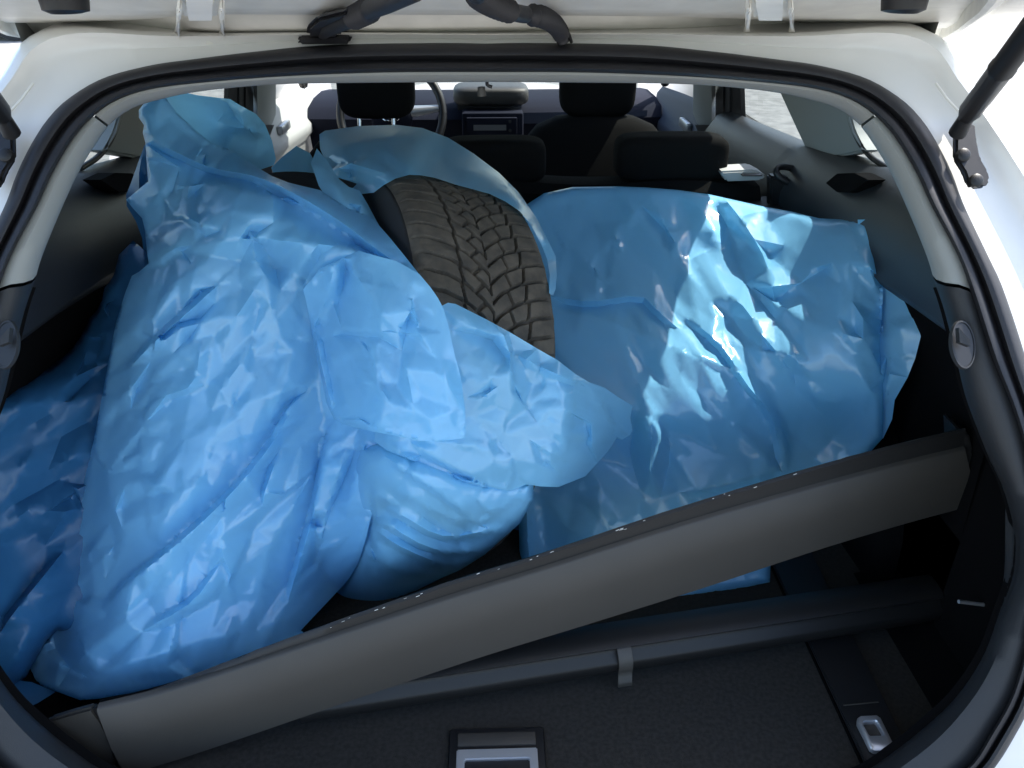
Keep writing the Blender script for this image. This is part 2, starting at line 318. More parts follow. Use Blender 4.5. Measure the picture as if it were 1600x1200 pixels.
def side(s):
    P = lambda x, y, z: np.array([s * x, y, z])
    # --- glass of quarter window, rear door, front door
    for nm, y0, y1 in (('quarter_window', .28, .86), ('rear_door_window', .90, 1.72), ('front_door_window', 1.78, 2.62)):
        sheet(nm, [[P(.735, y0, .545), P(.735, y1, .53)], [P(.685 - tpr(y0), y0 + .06, .76), P(.685 - tpr(y1), y1, .76)], [P(.635 - tpr(y0), y0 + .08, .85), P(.635 - tpr(y1), min(y1, 2.28), .85)]], 'glass', car)
    # roof rail over the windows
    sheet('roof_rail', [[P(.61 - tpr(y), y, .81), P(.655 - tpr(y), y, .83), P(.66 - tpr(y), y, .88), P(.58 - tpr(y), y, .91)] for y in (.40, .6, .8, 1.4, 2.0, 2.3)], 'liner', car)
    # --- C pillar (light), set just inside the glass
    q = lambda x, y, X: atx(x if s > 0 else MX - x, y, s * X)
    cp = [q(1212, 128, 0.665), q(1219, 147, 0.670), q(1240, 193, 0.680), q(1261, 238, 0.690), q(1286, 249, 0.690), q(1330, 241, 0.685), q(1352, 236, 0.680), q(1345, 226, 0.680), q(1334, 204, 0.675), q(1327, 181, 0.670), q(1322, 150, 0.660)]
    prism('pillar_trim', cp, P(.03, 0, 0), 'pillar', car, bev=.004)
    # black rubber round the quarter window corner
    tube('window_seal', spline([q(1326, 165, 0.672), q(1327, 181, 0.676), q(1334, 204, 0.680), q(1345, 226, 0.685), q(1362, 246, 0.690), q(1388, 263, 0.695)], 16), .005, 'black', car, n=8)
    # --- door panel of the rear door: sill rolls inwards
    prof = lambda y, dz=0, dx=0: [P(.725, y, .575 + dz), P(.705 - dx, y, .59 + dz), P(.67 - dx, y, .575 + dz), P(.64 - dx, y, .53 + dz), P(.63 - dx, y, .45 + dz), P(.64 - dx, y, .30), P(.66, y, -.1)]
    dp = sheet('door_panel', [prof(y, dz) for y, dz in ((.95, .002), (1.1, -.008), (1.25, -.018), (1.4, -.028), (1.55, -.038), (1.70, -.046))], 'trim', car, sharp=70)
    # --- black window frame and B pillar
    for x0, x1, mt, X, nm in ((1118, 1130, 'black', .70, 'window_frame'), (1131, 1140, 'dark', .705, 'window_frame'), (1143, 1156, 'black', .71, 'window_frame')):
        a = [q(x0, 120, X - .03), q(x1, 120, X - .03), q(x1 + (3 if x1 > 1150 else 0), 196, X), q(x0, 200, X)]
        prism(nm, a, P(.012, 0, 0), mt, car)
    bp = [[q(1083, y, X), q(1088, y, X - .008), q(1100, y, X - .014), q(1112, y, X - .006), q(1118, y, X + .01)] for y, X in ((110, .645), (140, .665), (170, .685), (196, .695))]
    sheet('pillar_trim', bp, 'pillar', car)
    bp = [[q(1080, y, X), q(1092, y, X - .012), q(1108, y, X - .012), q(1119, y, X + .01)] for y, X in ((195, .69), (215, .695), (240, .70), (300, .705))]
    sheet('pillar_trim', bp, 'black', car)
    # --- front door: panel with an arm rest (left one coloured as if sunlit), mirror and triangle
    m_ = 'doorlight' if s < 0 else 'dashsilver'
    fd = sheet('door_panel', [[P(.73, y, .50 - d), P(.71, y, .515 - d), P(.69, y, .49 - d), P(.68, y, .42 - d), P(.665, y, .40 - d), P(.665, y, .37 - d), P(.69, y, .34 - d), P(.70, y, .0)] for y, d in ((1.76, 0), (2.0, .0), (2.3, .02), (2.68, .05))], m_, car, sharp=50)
    box('door_handle', P(.672, 2.08, .43) - .5 * np.array([.02, .12, .03]), P(.672, 2.08, .43) + .5 * np.array([.02, .12, .03]), 'silver', fd, bev=.006)
    tube('window_frame', [P(.60, 2.25, .82), P(.66, 2.45, .68), P(.715, 2.66, .48)], .018, 'black', car)
    mb = blob('door_mirror', P(.86, 2.52, .56), (.09, .05, .06), 'white', car, p=3)
    sheet('mirror_glass', [[P(.79, 2.467, .52), P(.93, 2.467, .52)], [P(.79, 2.467, .60), P(.93, 2.467, .60)]][::s], 'chrome', mb)
    # --- boot side trim: sill under the quarter window, shoulder, wheel-arch wall
    st = []; sw = []
    for y, zt, xi in ((.22, .655, .0), (.32, .655, .0), (.45, .648, .0), (.58, .635, .0), (.70, .615, .0), (.82, .60, .0), (.95, .585, .0), (1.05, .575, .0)):
        st.append([P(.735, y, zt - .02), P(.71, y, zt + .012), P(.68, y, zt + .006), P(.645, y, zt - .03), P(.625, y, zt - .08), P(.625, y, zt - .15), P(.66, y, zt - .18)])
        sw.append([P(.662, y, zt - .178), P(.69, y, .36), P(.70, y, .18), P(.70, y, .0), P(.70, y, -.02)])
    sheet('side_trim', st, 'trim', car, sharp=60)
    sheet('side_lining', sw, 'felt', car, sharp=60)
    nt_ = [q(1318, 271, .655), q(1345, 270, .65), q(1368, 281, .645), q(1352, 292, .64), q(1338, 301, .64), q(1318, 300, .645), q(1300, 286, .65)]
    prism('shelf_notch', [p_ - P(.012, 0, 0) for p_ in nt_], P(.03, .0, .0), 'felt', car)
    # ledge running back to the rear seat (the parcel-shelf rail)
    sheet('shelf_rail', [[P(.67, y, .475), P(.57, y, .47), P(.55, y, .455), P(.545, y, .43), P(.67, y, .40)] for y in (.80, .9, 1.05)], 'dark', car)
    wa = []
    for a in np.linspace(0, math.pi, 17):
        yy, zz = .66 - .33 * math.cos(a), .30 * math.sin(a) ** .8
        wa.append([P(.69, yy, zz), P(.66, yy, zz - .004), P(.645, .66 + (yy - .66) * .95, zz * .93), P(.64, .66 + (yy - .66) * .7, zz * .6), P(.64, .66, 0)])
    sheet('wheel_arch', wa, 'felt', car, sharp=60)
side(1); side(-1)

# --- boot floor
fl = sheet('load_floor', [[(x, y, 0) for x in np.linspace(-.70, .72, 12)] for y in (-.16, .0, .2, .5, .8, 1.1)], 'carpet', car, label='black carpeted boot floor')
e_ = [atz(1258, 1005, .001), atz(1262, 1005, .001), atz(1352, 1200, .001), atz(1347, 1200, .001)]; dd_ = (e_[3] - e_[0]) * .8
prism('floor_gap', [e_[0] - dd_, e_[1] - dd_, e_[2] + dd_, e_[3] + dd_], (0, 0, .0015), 'felt', fl)
hr = [aty(708, 1148, 0)[0], 0]
a, b = atz(706, 1143, 0), atz(846, 1143, 0); y1 = a[1]; x0, x1 = a[0] - .003, b[0] + .003
hd = box('handle_surround', (x0, y1 - .12, .0005), (x1, y1, .006), 'black', fl, bev=.004)
box('handle_lip', (x0 + .012, y1 - .030, .004), (x1 - .012, y1 - .009, .0085), 'plastic', hd, bev=.002)
bm = bmesh.new()                                        # silver frame with an open middle
fy = y1 - .036; o_ = [(x0 + .011, fy), (x1 - .011, fy), (x1 - .011, fy - .09), (x0 + .011, fy - .09)]; i_ = [(x0 + .022, fy - .016), (x1 - .022, fy - .016), (x1 - .022, fy - .075), (x0 + .022, fy - .075)]
for zz in (.004, .0105):
    pass
vo = [[bm.verts.new((*p, z)) for p in o_] for z in (.004, .0105)]; vi = [[bm.verts.new((*p, z)) for p in i_] for z in (.004, .0105)]
for k in range(4):
    j = (k + 1) % 4
    bm.faces.new((vo[1][k], vo[1][j], vi[1][j], vi[1][k])); bm.faces.new((vo[0][k], vo[0][j], vo[1][j], vo[1][k])); bm.faces.new((vi[1][k], vi[1][j], vi[0][j], vi[0][k]))
bmesh.ops.recalc_face_normals(bm, faces=bm.faces[:]); bmesh.ops.bevel(bm, geom=bm.edges[:], offset=.0015, segments=2, affect='EDGES')
from_bm('pull_handle', bm, 'silver', hd)
# --- lashing rail on the right with its silver eye
e = [atz(1262, 1005, .004), atz(1335, 985, .004), atz(1410, 1165, .004), atz(1352, 1200, .004)]
dr = (e[3] - e[0]); dr /= np.linalg.norm(dr); e3 = e[3] + dr * .1; e2 = e[2] + dr * .12; e0 = e[0] - dr * .35; e1 = e[1] - dr * .35
rl = prism('floor_rail', [e0, e1, e2, e3], (0, 0, .006), 'black', car, bev=.002, label='black lashing rail along the right of the boot floor')
ln = atz(1318, 1102, .012), atz(1372, 1097, .012)
tube('rail_joint', [ln[0], ln[1]], .0012, 'plastic', rl, n=6)
rp = [atz(*p, .011) for p in ((1338, 1128), (1343, 1124), (1368, 1123), (1374, 1127), (1394, 1168), (1393, 1176), (1388, 1178), (1364, 1178), (1358, 1174), (1338, 1134))]
ip = [atz(*p, .011) for p in ((1348, 1136), (1350, 1134), (1365, 1133), (1368, 1135), (1377, 1151), (1377, 1154), (1374, 1155), (1358, 1155), (1355, 1153), (1347, 1139))]
rr = [np.array(rp), np.array(rp) + [0, 0, .007], np.array(lerp(np.array(rp), np.array(ip), .2)) + [0, 0, .0095], np.array(lerp(np.array(rp), np.array(ip), .85)) + [0, 0, .0095], np.array(ip) + [0, 0, .007], np.array(ip)]
sheet('lashing_eye', rr, 'silver', rl, closed=True, label='silver lashing eye on the rail', sharp=50)
prism('eye_pocket', np.array(ip), (0, 0, .002), 'plastic', rl)

# --- rear seat: backrest, cushion tops, two headrests, latch and belt guide
rs = sheet('rear_seat', [[(x, y + .01 * math.sin(x * 9), z + .006 * math.cos(x * 14) - .03 * max(0, abs(x) - .45)) for x in np.linspace(-.60, .60, 41)] for y, z in ((1.02, .0), (1.03, .40), (1.03, .485), (1.05, .505), (1.11, .508), (1.16, .49), (1.18, .42), (1.12, 0))], 'cloth', car, label='charcoal cloth rear seat back')
for px0, px1, y0, y1_ in ((962, 1130, 212, 275), (690, 852, 218, 278)):
    a = aty(px0, y0, 1.10); b = aty(px1, y1_, 1.10); c = (a + b) / 2
    hb = blob('headrest', c, ((b[0] - a[0]) / 2, .05, (a[2] - b[2]) / 2 + .004), 'cloth', rs, p=5.0, nu=40, nv=24)
    for dx in (-.05, .05): tube('headrest_post', [c + [dx, 0, -.02], c + [dx, 0, -.12]], .006, 'chrome', hb, n=8)
lt = prism('seat_latch', [aty(1125, 268, 1.03), aty(1180, 265, 1.03), aty(1198, 275, 1.03), aty(1190, 282, 1.03), aty(1135, 284, 1.03)], (0, .06, .0), 'doorlight', rs, bev=.004, label='pale release latch on the seat shoulder')
box('latch_button', aty(1160, 276, 1.015), aty(1185, 271, 1.045) + np.array([0, .03, .004]), 'black', lt, bev=.002)
bg_c = aty(1237, 275, .98)
pts = [bg_c + np.array([.035 * math.cos(a), .012 * math.sin(a), .014 * math.sin(a) + .01 * math.cos(a) * -1]) for a in np.linspace(0, 2 * math.pi, 20)]
bgd = tube('belt_guide', pts, .007, 'black', rs, n=8, caps=False)
prism('belt_bracket', [bg_c + [-.045, 0, -.0], bg_c + [.01, 0, -.005], bg_c + [.03, 0, -.09], bg_c + [-.03, 0, -.10]], (0, .03, 0), 'black', bgd, bev=.004)
# --- front seats
for s in (-1, 1):
    c = np.array([.352 * s + .0, 1.93, .40])
    V_ = []
    lo_ = .045 if s < 0 else 0
    for z, hw, th in ((-.1, .24, .10), (.1, .25, .11), (.25, .255, .10), (.33, .25, .09), (.40, .235, .08), (.45, .19, .065), (.475, .13, .05), (.482, .04, .02)):
        V_.append([(c[0] + hw * math.copysign(abs(math.cos(q)) ** .55, math.cos(q)), c[1] + (z - .3) * .3 + th * math.copysign(abs(math.sin(q)) ** .7, math.sin(q)), z - (lo_ if z > .2 else 0)) for q in np.linspace(0, 2 * math.pi, 32, endpoint=False)])
    fs = sheet('front_seat', V_, 'cloth', car, closed=True, cap=True, sharp=70)
    hb = blob('headrest', (c[0] + .006, 2.0, .568), (.122, .055, .095), 'cloth', fs, p=4.0, nu=36, nv=20)
    for dx in (-.055, .055): tube('headrest_post', [(c[0] + dx, 2.0, .50), (c[0] + dx, 1.985, .42)], .007, 'chrome', hb, n=8)
# --- dashboard
db = sheet('dashboard', [[(x, y - .05 * (x / .6) ** 2 * -1 * .5, z + (.015 if abs(x) < .17 and k == 1 else 0)) for x in np.linspace(-.68, .68, 33)] for k, (y, z) in enumerate(((2.55, .0), (2.50, .25), (2.47, .34), (2.46, .38), (2.5, .415), (2.62, .43), (2.8, .43), (2.98, .41)))], 'dash', car)
sheet('trim_strip', [[(x, 2.455 + .035 * (x / .6) ** 2, z) for x in np.linspace(-.05, .62, 16)] for z in (.365, .375, .398, .405)], 'dashsilver', db)
ih = blob('instrument_hood', aty(767, 146, 2.50), (.142, .10, .036), 'plastic', db, p=4.5)
box('air_vent', aty(715, 172, 2.44), aty(795, 160, 2.44) + np.array([0, .02, 0]), 'black', db, bev=0)
cs = box('centre_console', aty(725, 300, 2.35) , aty(818, 176, 2.35) + np.array([0, .12, 0]), 'dash', db, bev=.01)
rd = box('radio', aty(730, 216, 2.335), aty(808, 184, 2.335) + np.array([0, .02, 0]), 'dash', cs, bev=.003)
box('display', aty(740, 204, 2.333), aty(791, 195, 2.333) + np.array([0, .01, 0]), 'screen', rd, bev=0)
for k in range(2): tube('radio_knob', [aty(797, 190 + 14 * k, 2.335), aty(797, 190 + 14 * k, 2.32)], .006, 'black', rd)
# --- steering wheel
wc = np.array([-.340, 2.33, .425]); tilt = Matrix.Rotation(R(-25), 4, 'X')
def onwheel(x, z, y=0): return wc + np.array(tilt @ Vector((x, y, z)))
sw = tube('steering_wheel', [onwheel(.185 * math.cos(a), .185 * math.sin(a)) for a in np.linspace(0, 2 * math.pi, 49)], .015, 'black', car, n=12, caps=False)
hubm = blob('hub', onwheel(0, -.01), (.075, .03, .06), 'dash', sw, p=2.6)
for ax, az in ((.17, .02), (-.17, .02), (.05, -.17), (-.05, -.17)):
    tube('spoke', [onwheel(ax * .35, az * .35), onwheel(ax, az)], [.022, .012], 'silver' if az > 0 else 'dash', sw)
for rx, rz, oz in ((.036, .024, 0), (.012, .022, 0), (.024, .010, .006)):
    tube('emblem', [onwheel(.0 + .045 * 0 + rx * math.cos(a), -.01 + oz + rz * math.sin(a), -.033) for a in np.linspace(0, 2 * math.pi, 25)], .003, 'chrome', hubm, n=6, caps=False)
# third brake light lens and its hanging wire under the headliner lip
box('brake_light_lens', aty(780, 127, .44), aty(838, 122, .44) + np.array([0, .01, 0]), 'red', car, bev=.001)
tube('hanging_wire', spline([aty(775, 113, .38), aty(764, 120, .385), aty(761, 132, .39), aty(769, 136, .39)], 14), .0022, 'black', car, n=8)
tube('wire_plug', [aty(752, 136, .40), aty(753, 150, .40)], [.005, .006], 'plastic', car)

# ================================================================== TAILGATE (raised) with hinges, cables and struts
gate_px = [(-90, -120), (-40, 0), (-10, 38), (12, 52), (40, 58), (70, 60), (160, 59), (272, 55), (345, 50), (480, 50), (757, 50), (1040, 52), (1170, 56), (1240, 59), (1340, 63), (1440, 65), (1470, 61), (1495, 47), (1518, 28), (1545, 0), (1600, -110)]
gp = spline(gate_px, 90)
def gy_(p): return .42 - .0 * p[:, 1]
def ong(pts, depth):                                   # a point on the raised gate's inner face: z rises as it comes back over the camera
    d = rays(pts); z0, sl_ = .868 + depth, -.155; y0 = .40
    t = (z0 + sl_ * (CAM[1] - y0) - CAM[2]) / (d[:, 2] - sl_ * d[:, 1]); return CAM + d * t[:, None]
edge = ong(gp, 0)
def inset(f, dz):                                      # rows further in, towards the rear end of the gate
    c = np.array([0, -.35, edge[:, 2].mean() + .115]); r = edge + (c - edge) * f; r[:, 2] = .868 - .155 * (r[:, 1] - .40) + dz; return r
far = []
for i in range(90):
    t = i / 89; far.append((-.60 + 1.2 * t, -.78, .868 + .155 * 1.18 + 0.0))
far = np.array(far)
g0 = edge + np.array([0, .004, .03]); g1 = edge + np.array([0, .002, .010])
def toward(f, dz): r = edge * (1 - f) + far * f; r = r.copy(); r[:, 2] = .868 - .155 * (r[:, 1] - .40) + dz; return r
tg = sheet('tailgate', [far + [0, 0, .06], edge + np.array([0, -.05, .055]), g0, g1, edge, toward(.012, -.002), toward(.035, .004), toward(.050, .016), toward(.062, .017), toward(.075, .012), toward(.16, .010), toward(.20, .018), toward(.9, .018), far], 'cream', car, sharp=45, label='underside of the raised white tailgate')
def hinge(px):
    q = lambda x, y, d_: ong(np.array([[px + x, y]]), d_)[0]
    h = prism('hinge', [q(-33, -30, -.022), q(33, -30, -.022), q(29, 8, -.024), q(26, 33, -.026), q(-24, 33, -.026), q(-30, 8, -.024)], (0, .012, .014), 'cream', tg, bev=.003)
    for g_ in (-1, 1):
        m_ = 1 if px > 757 else -1                        # each hinge leans away from the middle of the car
        ox = 33 * g_
        arm = [(ox - 4, 24), (ox - 2, 17), (ox + 2, 15), (ox + 5, 20), (ox + 4 + 1 * g_, 34), (ox + 3 + 2 * g_, 48), (ox + 6 + 2 * g_, 62)]
        arm2 = [(ox - 7 + 2 * g_, 63), (ox - 3 + 2 * g_, 48), (ox - 3 + g_, 34)]
        P_ = [q(x, y, -.028) for x, y in arm[:5]] + [aty(px + x, y, .356) for x, y in arm[5:6]] + [aty(px + x, y, .369) for x, y in arm[6:]] + [aty(px + arm2[0][0], 63, .369), aty(px + arm2[1][0], 48, .356), q(*arm2[2], -.028)]
        prism('hinge_arm', P_, (0, .006, .007), 'cream', h, bev=.0012)
    for x in (-14, 16): disc_bolt('hinge_bolt', aty(px + x, 61, .372), (0, -.5, 1), .009, .005, 'cream', h)
    return h
hinge(312); hinge(1203)
for px in (1412, 102):
    c = ong(np.array([[px, 4]]), -.001)[0]
    b_ = tube('rubber_buffer', [c + [0, 0, .01], c + [0, -.002, -.006], c + [0, -.002, -.008]], [.020, .018, .012], 'black', tg, n=18)
# washer / wiring gaiters
def gaiter(path, rad, ribs, base, nm, **k):
    P = spline(path, 140); r = np.array([rad] * 140)
    for a, b in ribs:
        for i in range(2 * a, 2 * b): r[i] = rad * (.72, 1.05, 1.36, 1.05)[i % 4]
    return tube(nm, P, r, 'rubber', car, n=14, **k)
g = gaiter([aty(505, 50, .345), aty(522, 40, .27), aty(548, 30, .185), aty(580, 14, .085), aty(606, 3, .025), aty(650, -18, -.06)], .0085, [(30, 44)], None, 'cable_gaiter', label='thick black rubber gaiter with a flat foot, left')
prism('gaiter_foot', [aty(463, 66, .345), aty(466, 58, .35), aty(530, 56, .35), aty(547, 60, .345), aty(546, 70, .342), aty(468, 70, .342)], (0, .03, .004), 'rubber', g, bev=.003)
prism('gaiter_elbow', [aty(477, 58, .345), aty(478, 46, .30), aty(493, 32, .205), aty(545, 20, .125), aty(556, 34, .21), aty(532, 46, .30), aty(531, 60, .345)], (0, .022, .006), 'rubber', g, bev=.005)
g = gaiter([aty(735, -22, -.08), aty(757, 0, .02), aty(785, 14, .085), aty(815, 22, .135), aty(845, 26, .165), aty(866, 38, .255), aty(876, 52, .335), aty(880, 66, .345)], .0078, [(8, 30), (36, 68)], None, 'cable_gaiter', label='ribbed black cable gaiter at the middle of the hinge edge')
tube('cable_tie', spline([aty(878, 40, .33), aty(888, 52, .337), aty(893, 66, .345)], 8), .002, 'black', g, n=6)
# gas struts
def strut(s):
    m_ = lambda x: x if s > 0 else MX - x
    br = [(1487, 200), (1494, 195), (1518, 196), (1520, 220), (1526, 250), (1538, 270), (1541, 284), (1534, 295), (1514, 297), (1506, 290), (1500, 272), (1486, 250)]
    P0 = [ato([(m_(x), y)], -.006)[0] for x, y in br]
    cam_dir = np.array([0, -.8, .45])
    b = prism('strut_bracket', P0, cam_dir * .010, 'black', car, bev=.003, label='black gas strut bracket, ' + ('right' if s > 0 else 'left'))
    for x, y in ((1504, 243), (1524, 283)): disc_bolt('bolt', ato([(m_(x), y)], -.018)[0], cam_dir, .008, .005, 'tube', b)
    p0 = ato([(m_(1496), 208)], -.028)[0]; p1 = ato([(m_(1515), 175)], -.07)[0]; p2 = aty(m_(1600), 62, .10); p3 = p2 + (p2 - p1) * 1.6
    tube('strut_socket', [p0, p0 + (p1 - p0) * .75], [.010, .0085], 'black', b, n=12)
    dv = p2 - p1
    tube('gas_strut', [p0 + (p1 - p0) * .7, p1, p1 + dv * .03, p1 + dv * .62, p1 + dv * .63, p1 + dv * .66, p1 + dv * .67, p3], [.0085, .0115, .0125, .0125, .0135, .0135, .0125, .0125], 'black', car, n=16, label='black gas strut holding the tailgate, ' + ('right' if s > 0 else 'left'))
strut(1); strut(-1)

# ================================================================== COVER CASSETTE AND NET ROLLER
cc = empty('cargo_cover_cassette', label='long grey cover cassette lying askew across the boot in front of the blue bags', cat='cover cassette')
# stations along the cassette: photo pixel of lip top, face top, face bottom, and depth Y
st = [((150, 1105), (150, 1108), (196, 1215), .000), ((260, 1072), (262, 1080), (310, 1180), .020), ((470, 993), (472, 1012), (520, 1108), .052), ((700, 912), (702, 936), (740, 1034), .090),
      ((850, 866), (852, 890), (905, 983), .118), ((1050, 799), (1052, 826), (1090, 925), .150), ((1250, 738), (1252, 768), (1280, 862), .185), ((1400, 697), (1402, 728), (1420, 820), .215), ((1508, 671), (1510, 702), (1525, 792), .236)]
f = lambda k, dy=0, tw=0: spline([aty(*a[k], a[3] + dy + tw * (a[3] / .236) ** 1.3) for a in st], 60)
bk = np.array([0, .055, .006]); dn = np.array([0, .05, -.004])
lip, face0, face1 = f(0, .012), f(1, .0), f(2, -.004, .02)
nrm = np.array([0, -1, .3])
ca = sheet('cassette_body', [lip + [0, .012, -.010], face0 + [0, .010, .0], face0 + [0, .003, -.001], face0 + [0, .0, -.004], lerp(face0, face1, .5) + [0, -.003, 0], face1 + [0, .001, .003], face1 + [0, .006, .0], face1 + dn, lip + [0, .03, -.05], lip + [0, .014, -.012]], 'plastic', cc, sharp=50)
jit = np.interp(np.arange(60), np.arange(0, 60, 1.0), RNG.normal(0, .0009, 60))[:, None] * np.array([0, 0, 1.])
sheet('cover_edge', [face0 + [0, .0085, -.001], lip + [0, -.003, -.001] + jit, lip + [0, .001, .002] + jit, lip + [0, .004, .000], face0 + [0, .014, .0]], 'vinyl', cc, sharp=50, label='worn black edge of the rolled cover')
tr = spline([aty(*a[0], a[3] + .0115) + np.array([0, -.003, .0012]) for a in st[2:]], 260)
for i in range(40):                                     # small white scuffs along the worn edge
    p = tr[RNG.integers(10, 230)]; l = RNG.uniform(.0015, .006); d_ = tr[40] - tr[39]; d_ = d_ / np.linalg.norm(d_)
    q = p + RNG.normal(0, .0012, 3)
    if i < 26: tube('scuff', [q, q + d_ * l], RNG.uniform(.0002, .0005), 'cream', cc, n=5)
# end cap with its curved seam and the little hollow at the tip
capo = [(62, 1137), (72, 1127), (100, 1118), (143, 1106), (160, 1128), (176, 1160), (186, 1200), (190, 1240), (100, 1250), (118, 1205), (106, 1170), (92, 1154), (76, 1152), (63, 1156)]
prism('end_cap', [aty(x, y, -.004 + .00006 * (x - 60)) for x, y in capo], (0, .016, -.006), 'plastic', cc, bev=.004, label='moulded end cap at the near left end')
prism('seam_gap', [aty(x, y, .0045) for x, y in ((144, 1108), (150, 1107), (172, 1138), (186, 1170), (196, 1215), (190, 1215), (180, 1172), (166, 1142))], (0, .003, 0), 'black', cc)
tube('end_spring', spline([aty(70, 1190, .0), aty(92, 1182, -.004), aty(112, 1188, -.002), aty(120, 1205, .0)], 12), .006, 'tube', cc, n=10)
prism('end_pocket', [aty(x, y, .012) for x, y in ((66, 1158), (98, 1150), (120, 1180), (125, 1230), (72, 1230))], (0, .01, 0), 'tube', cc)
rc = [aty(x, y, .245) for x, y in ((1500, 672), (1516, 680), (1528, 740), (1530, 795), (1512, 800), (1502, 740))]
prism('end_cap', rc, (0, .05, 0), 'vinyl', cc, bev=.003, label='dark end cap at the far right end')

nr = empty('net_roller', label='black plastic roller tube lying on the boot floor under the grey cassette', cat='roller tube')
a0, a1 = atz(470, 1098, .038), atz(1465, 942, .045)
d = (a1 - a0) / np.linalg.norm(a1 - a0); side_ = np.cross([0, 0, 1.], d); upv = np.cross(d, side_)
prof = []
for q in np.linspace(-200, 20, 18): prof.append((.026 * math.cos(R(q)), .026 * math.sin(R(q))))   # round belly towards the camera
prof += [(.030, .020), (.034, .028), (.030, .034), (.010, .037), (-.008, .036), (-.018, .030), (-.012, .022), (-.014, .016)]
rows = [[p0 + side_ * x + upv * z for x, z in prof] for p0 in np.linspace(a0, a1, 24)]
sheet('roller_tube', rows, 'tube', nr, closed=True, cap=True, sharp=50)
tb = atz(976, 1030, .052); tdir = d * .021
tc = lambda q, r_: (lambda c: c + side_ * (r_ * math.cos(R(q))) + upv * (r_ * math.sin(R(q))))
k = ((tb - a0) @ d); cpt = a0 + d * k
prow = [[cpt + d * s_ + side_ * (.0285 * math.cos(R(q))) + upv * (.0285 * math.sin(R(q))) for s_ in (-.0105, -.010, .010, .0105)] for q in np.linspace(80, 200, 12)]
low = prow[-1]; prow += [[np.array(p) + np.array([0, -.003 * i, -.0065 * i]) - side_ * 0 for p in low] for i in range(1, 4)]
tabo = sheet('pull_tab', prow, 'plastic', nr, sharp=60, label='short grey strap tab hanging over the tube')
so_ = tabo.modifiers.new('thick', 'SOLIDIFY'); so_.thickness = .003
e_ = a1 + d * .008
tube('end_bearing', [a1 - d * .004, a1 + d * .03, a1 + d * .034, a1 + d * .06], [.02, .02, .012, .012], 'black', nr, n=16)
pa, pb = aty(1498, 940, .13), aty(1548, 946, .135)
tube('locking_pin', [pa, pb, pb + (pb - pa) * .06], [.0028, .0028, .0045], 'silver', nr, n=8, label='thin silver locking pin')
box('release_tab', aty(1534, 964, .134), aty(1543, 951, .144), 'red', nr, bev=.001)
box('release_tab', aty(1540, 941, .138), aty(1547, 934, .146), 'red', nr, bev=.001)

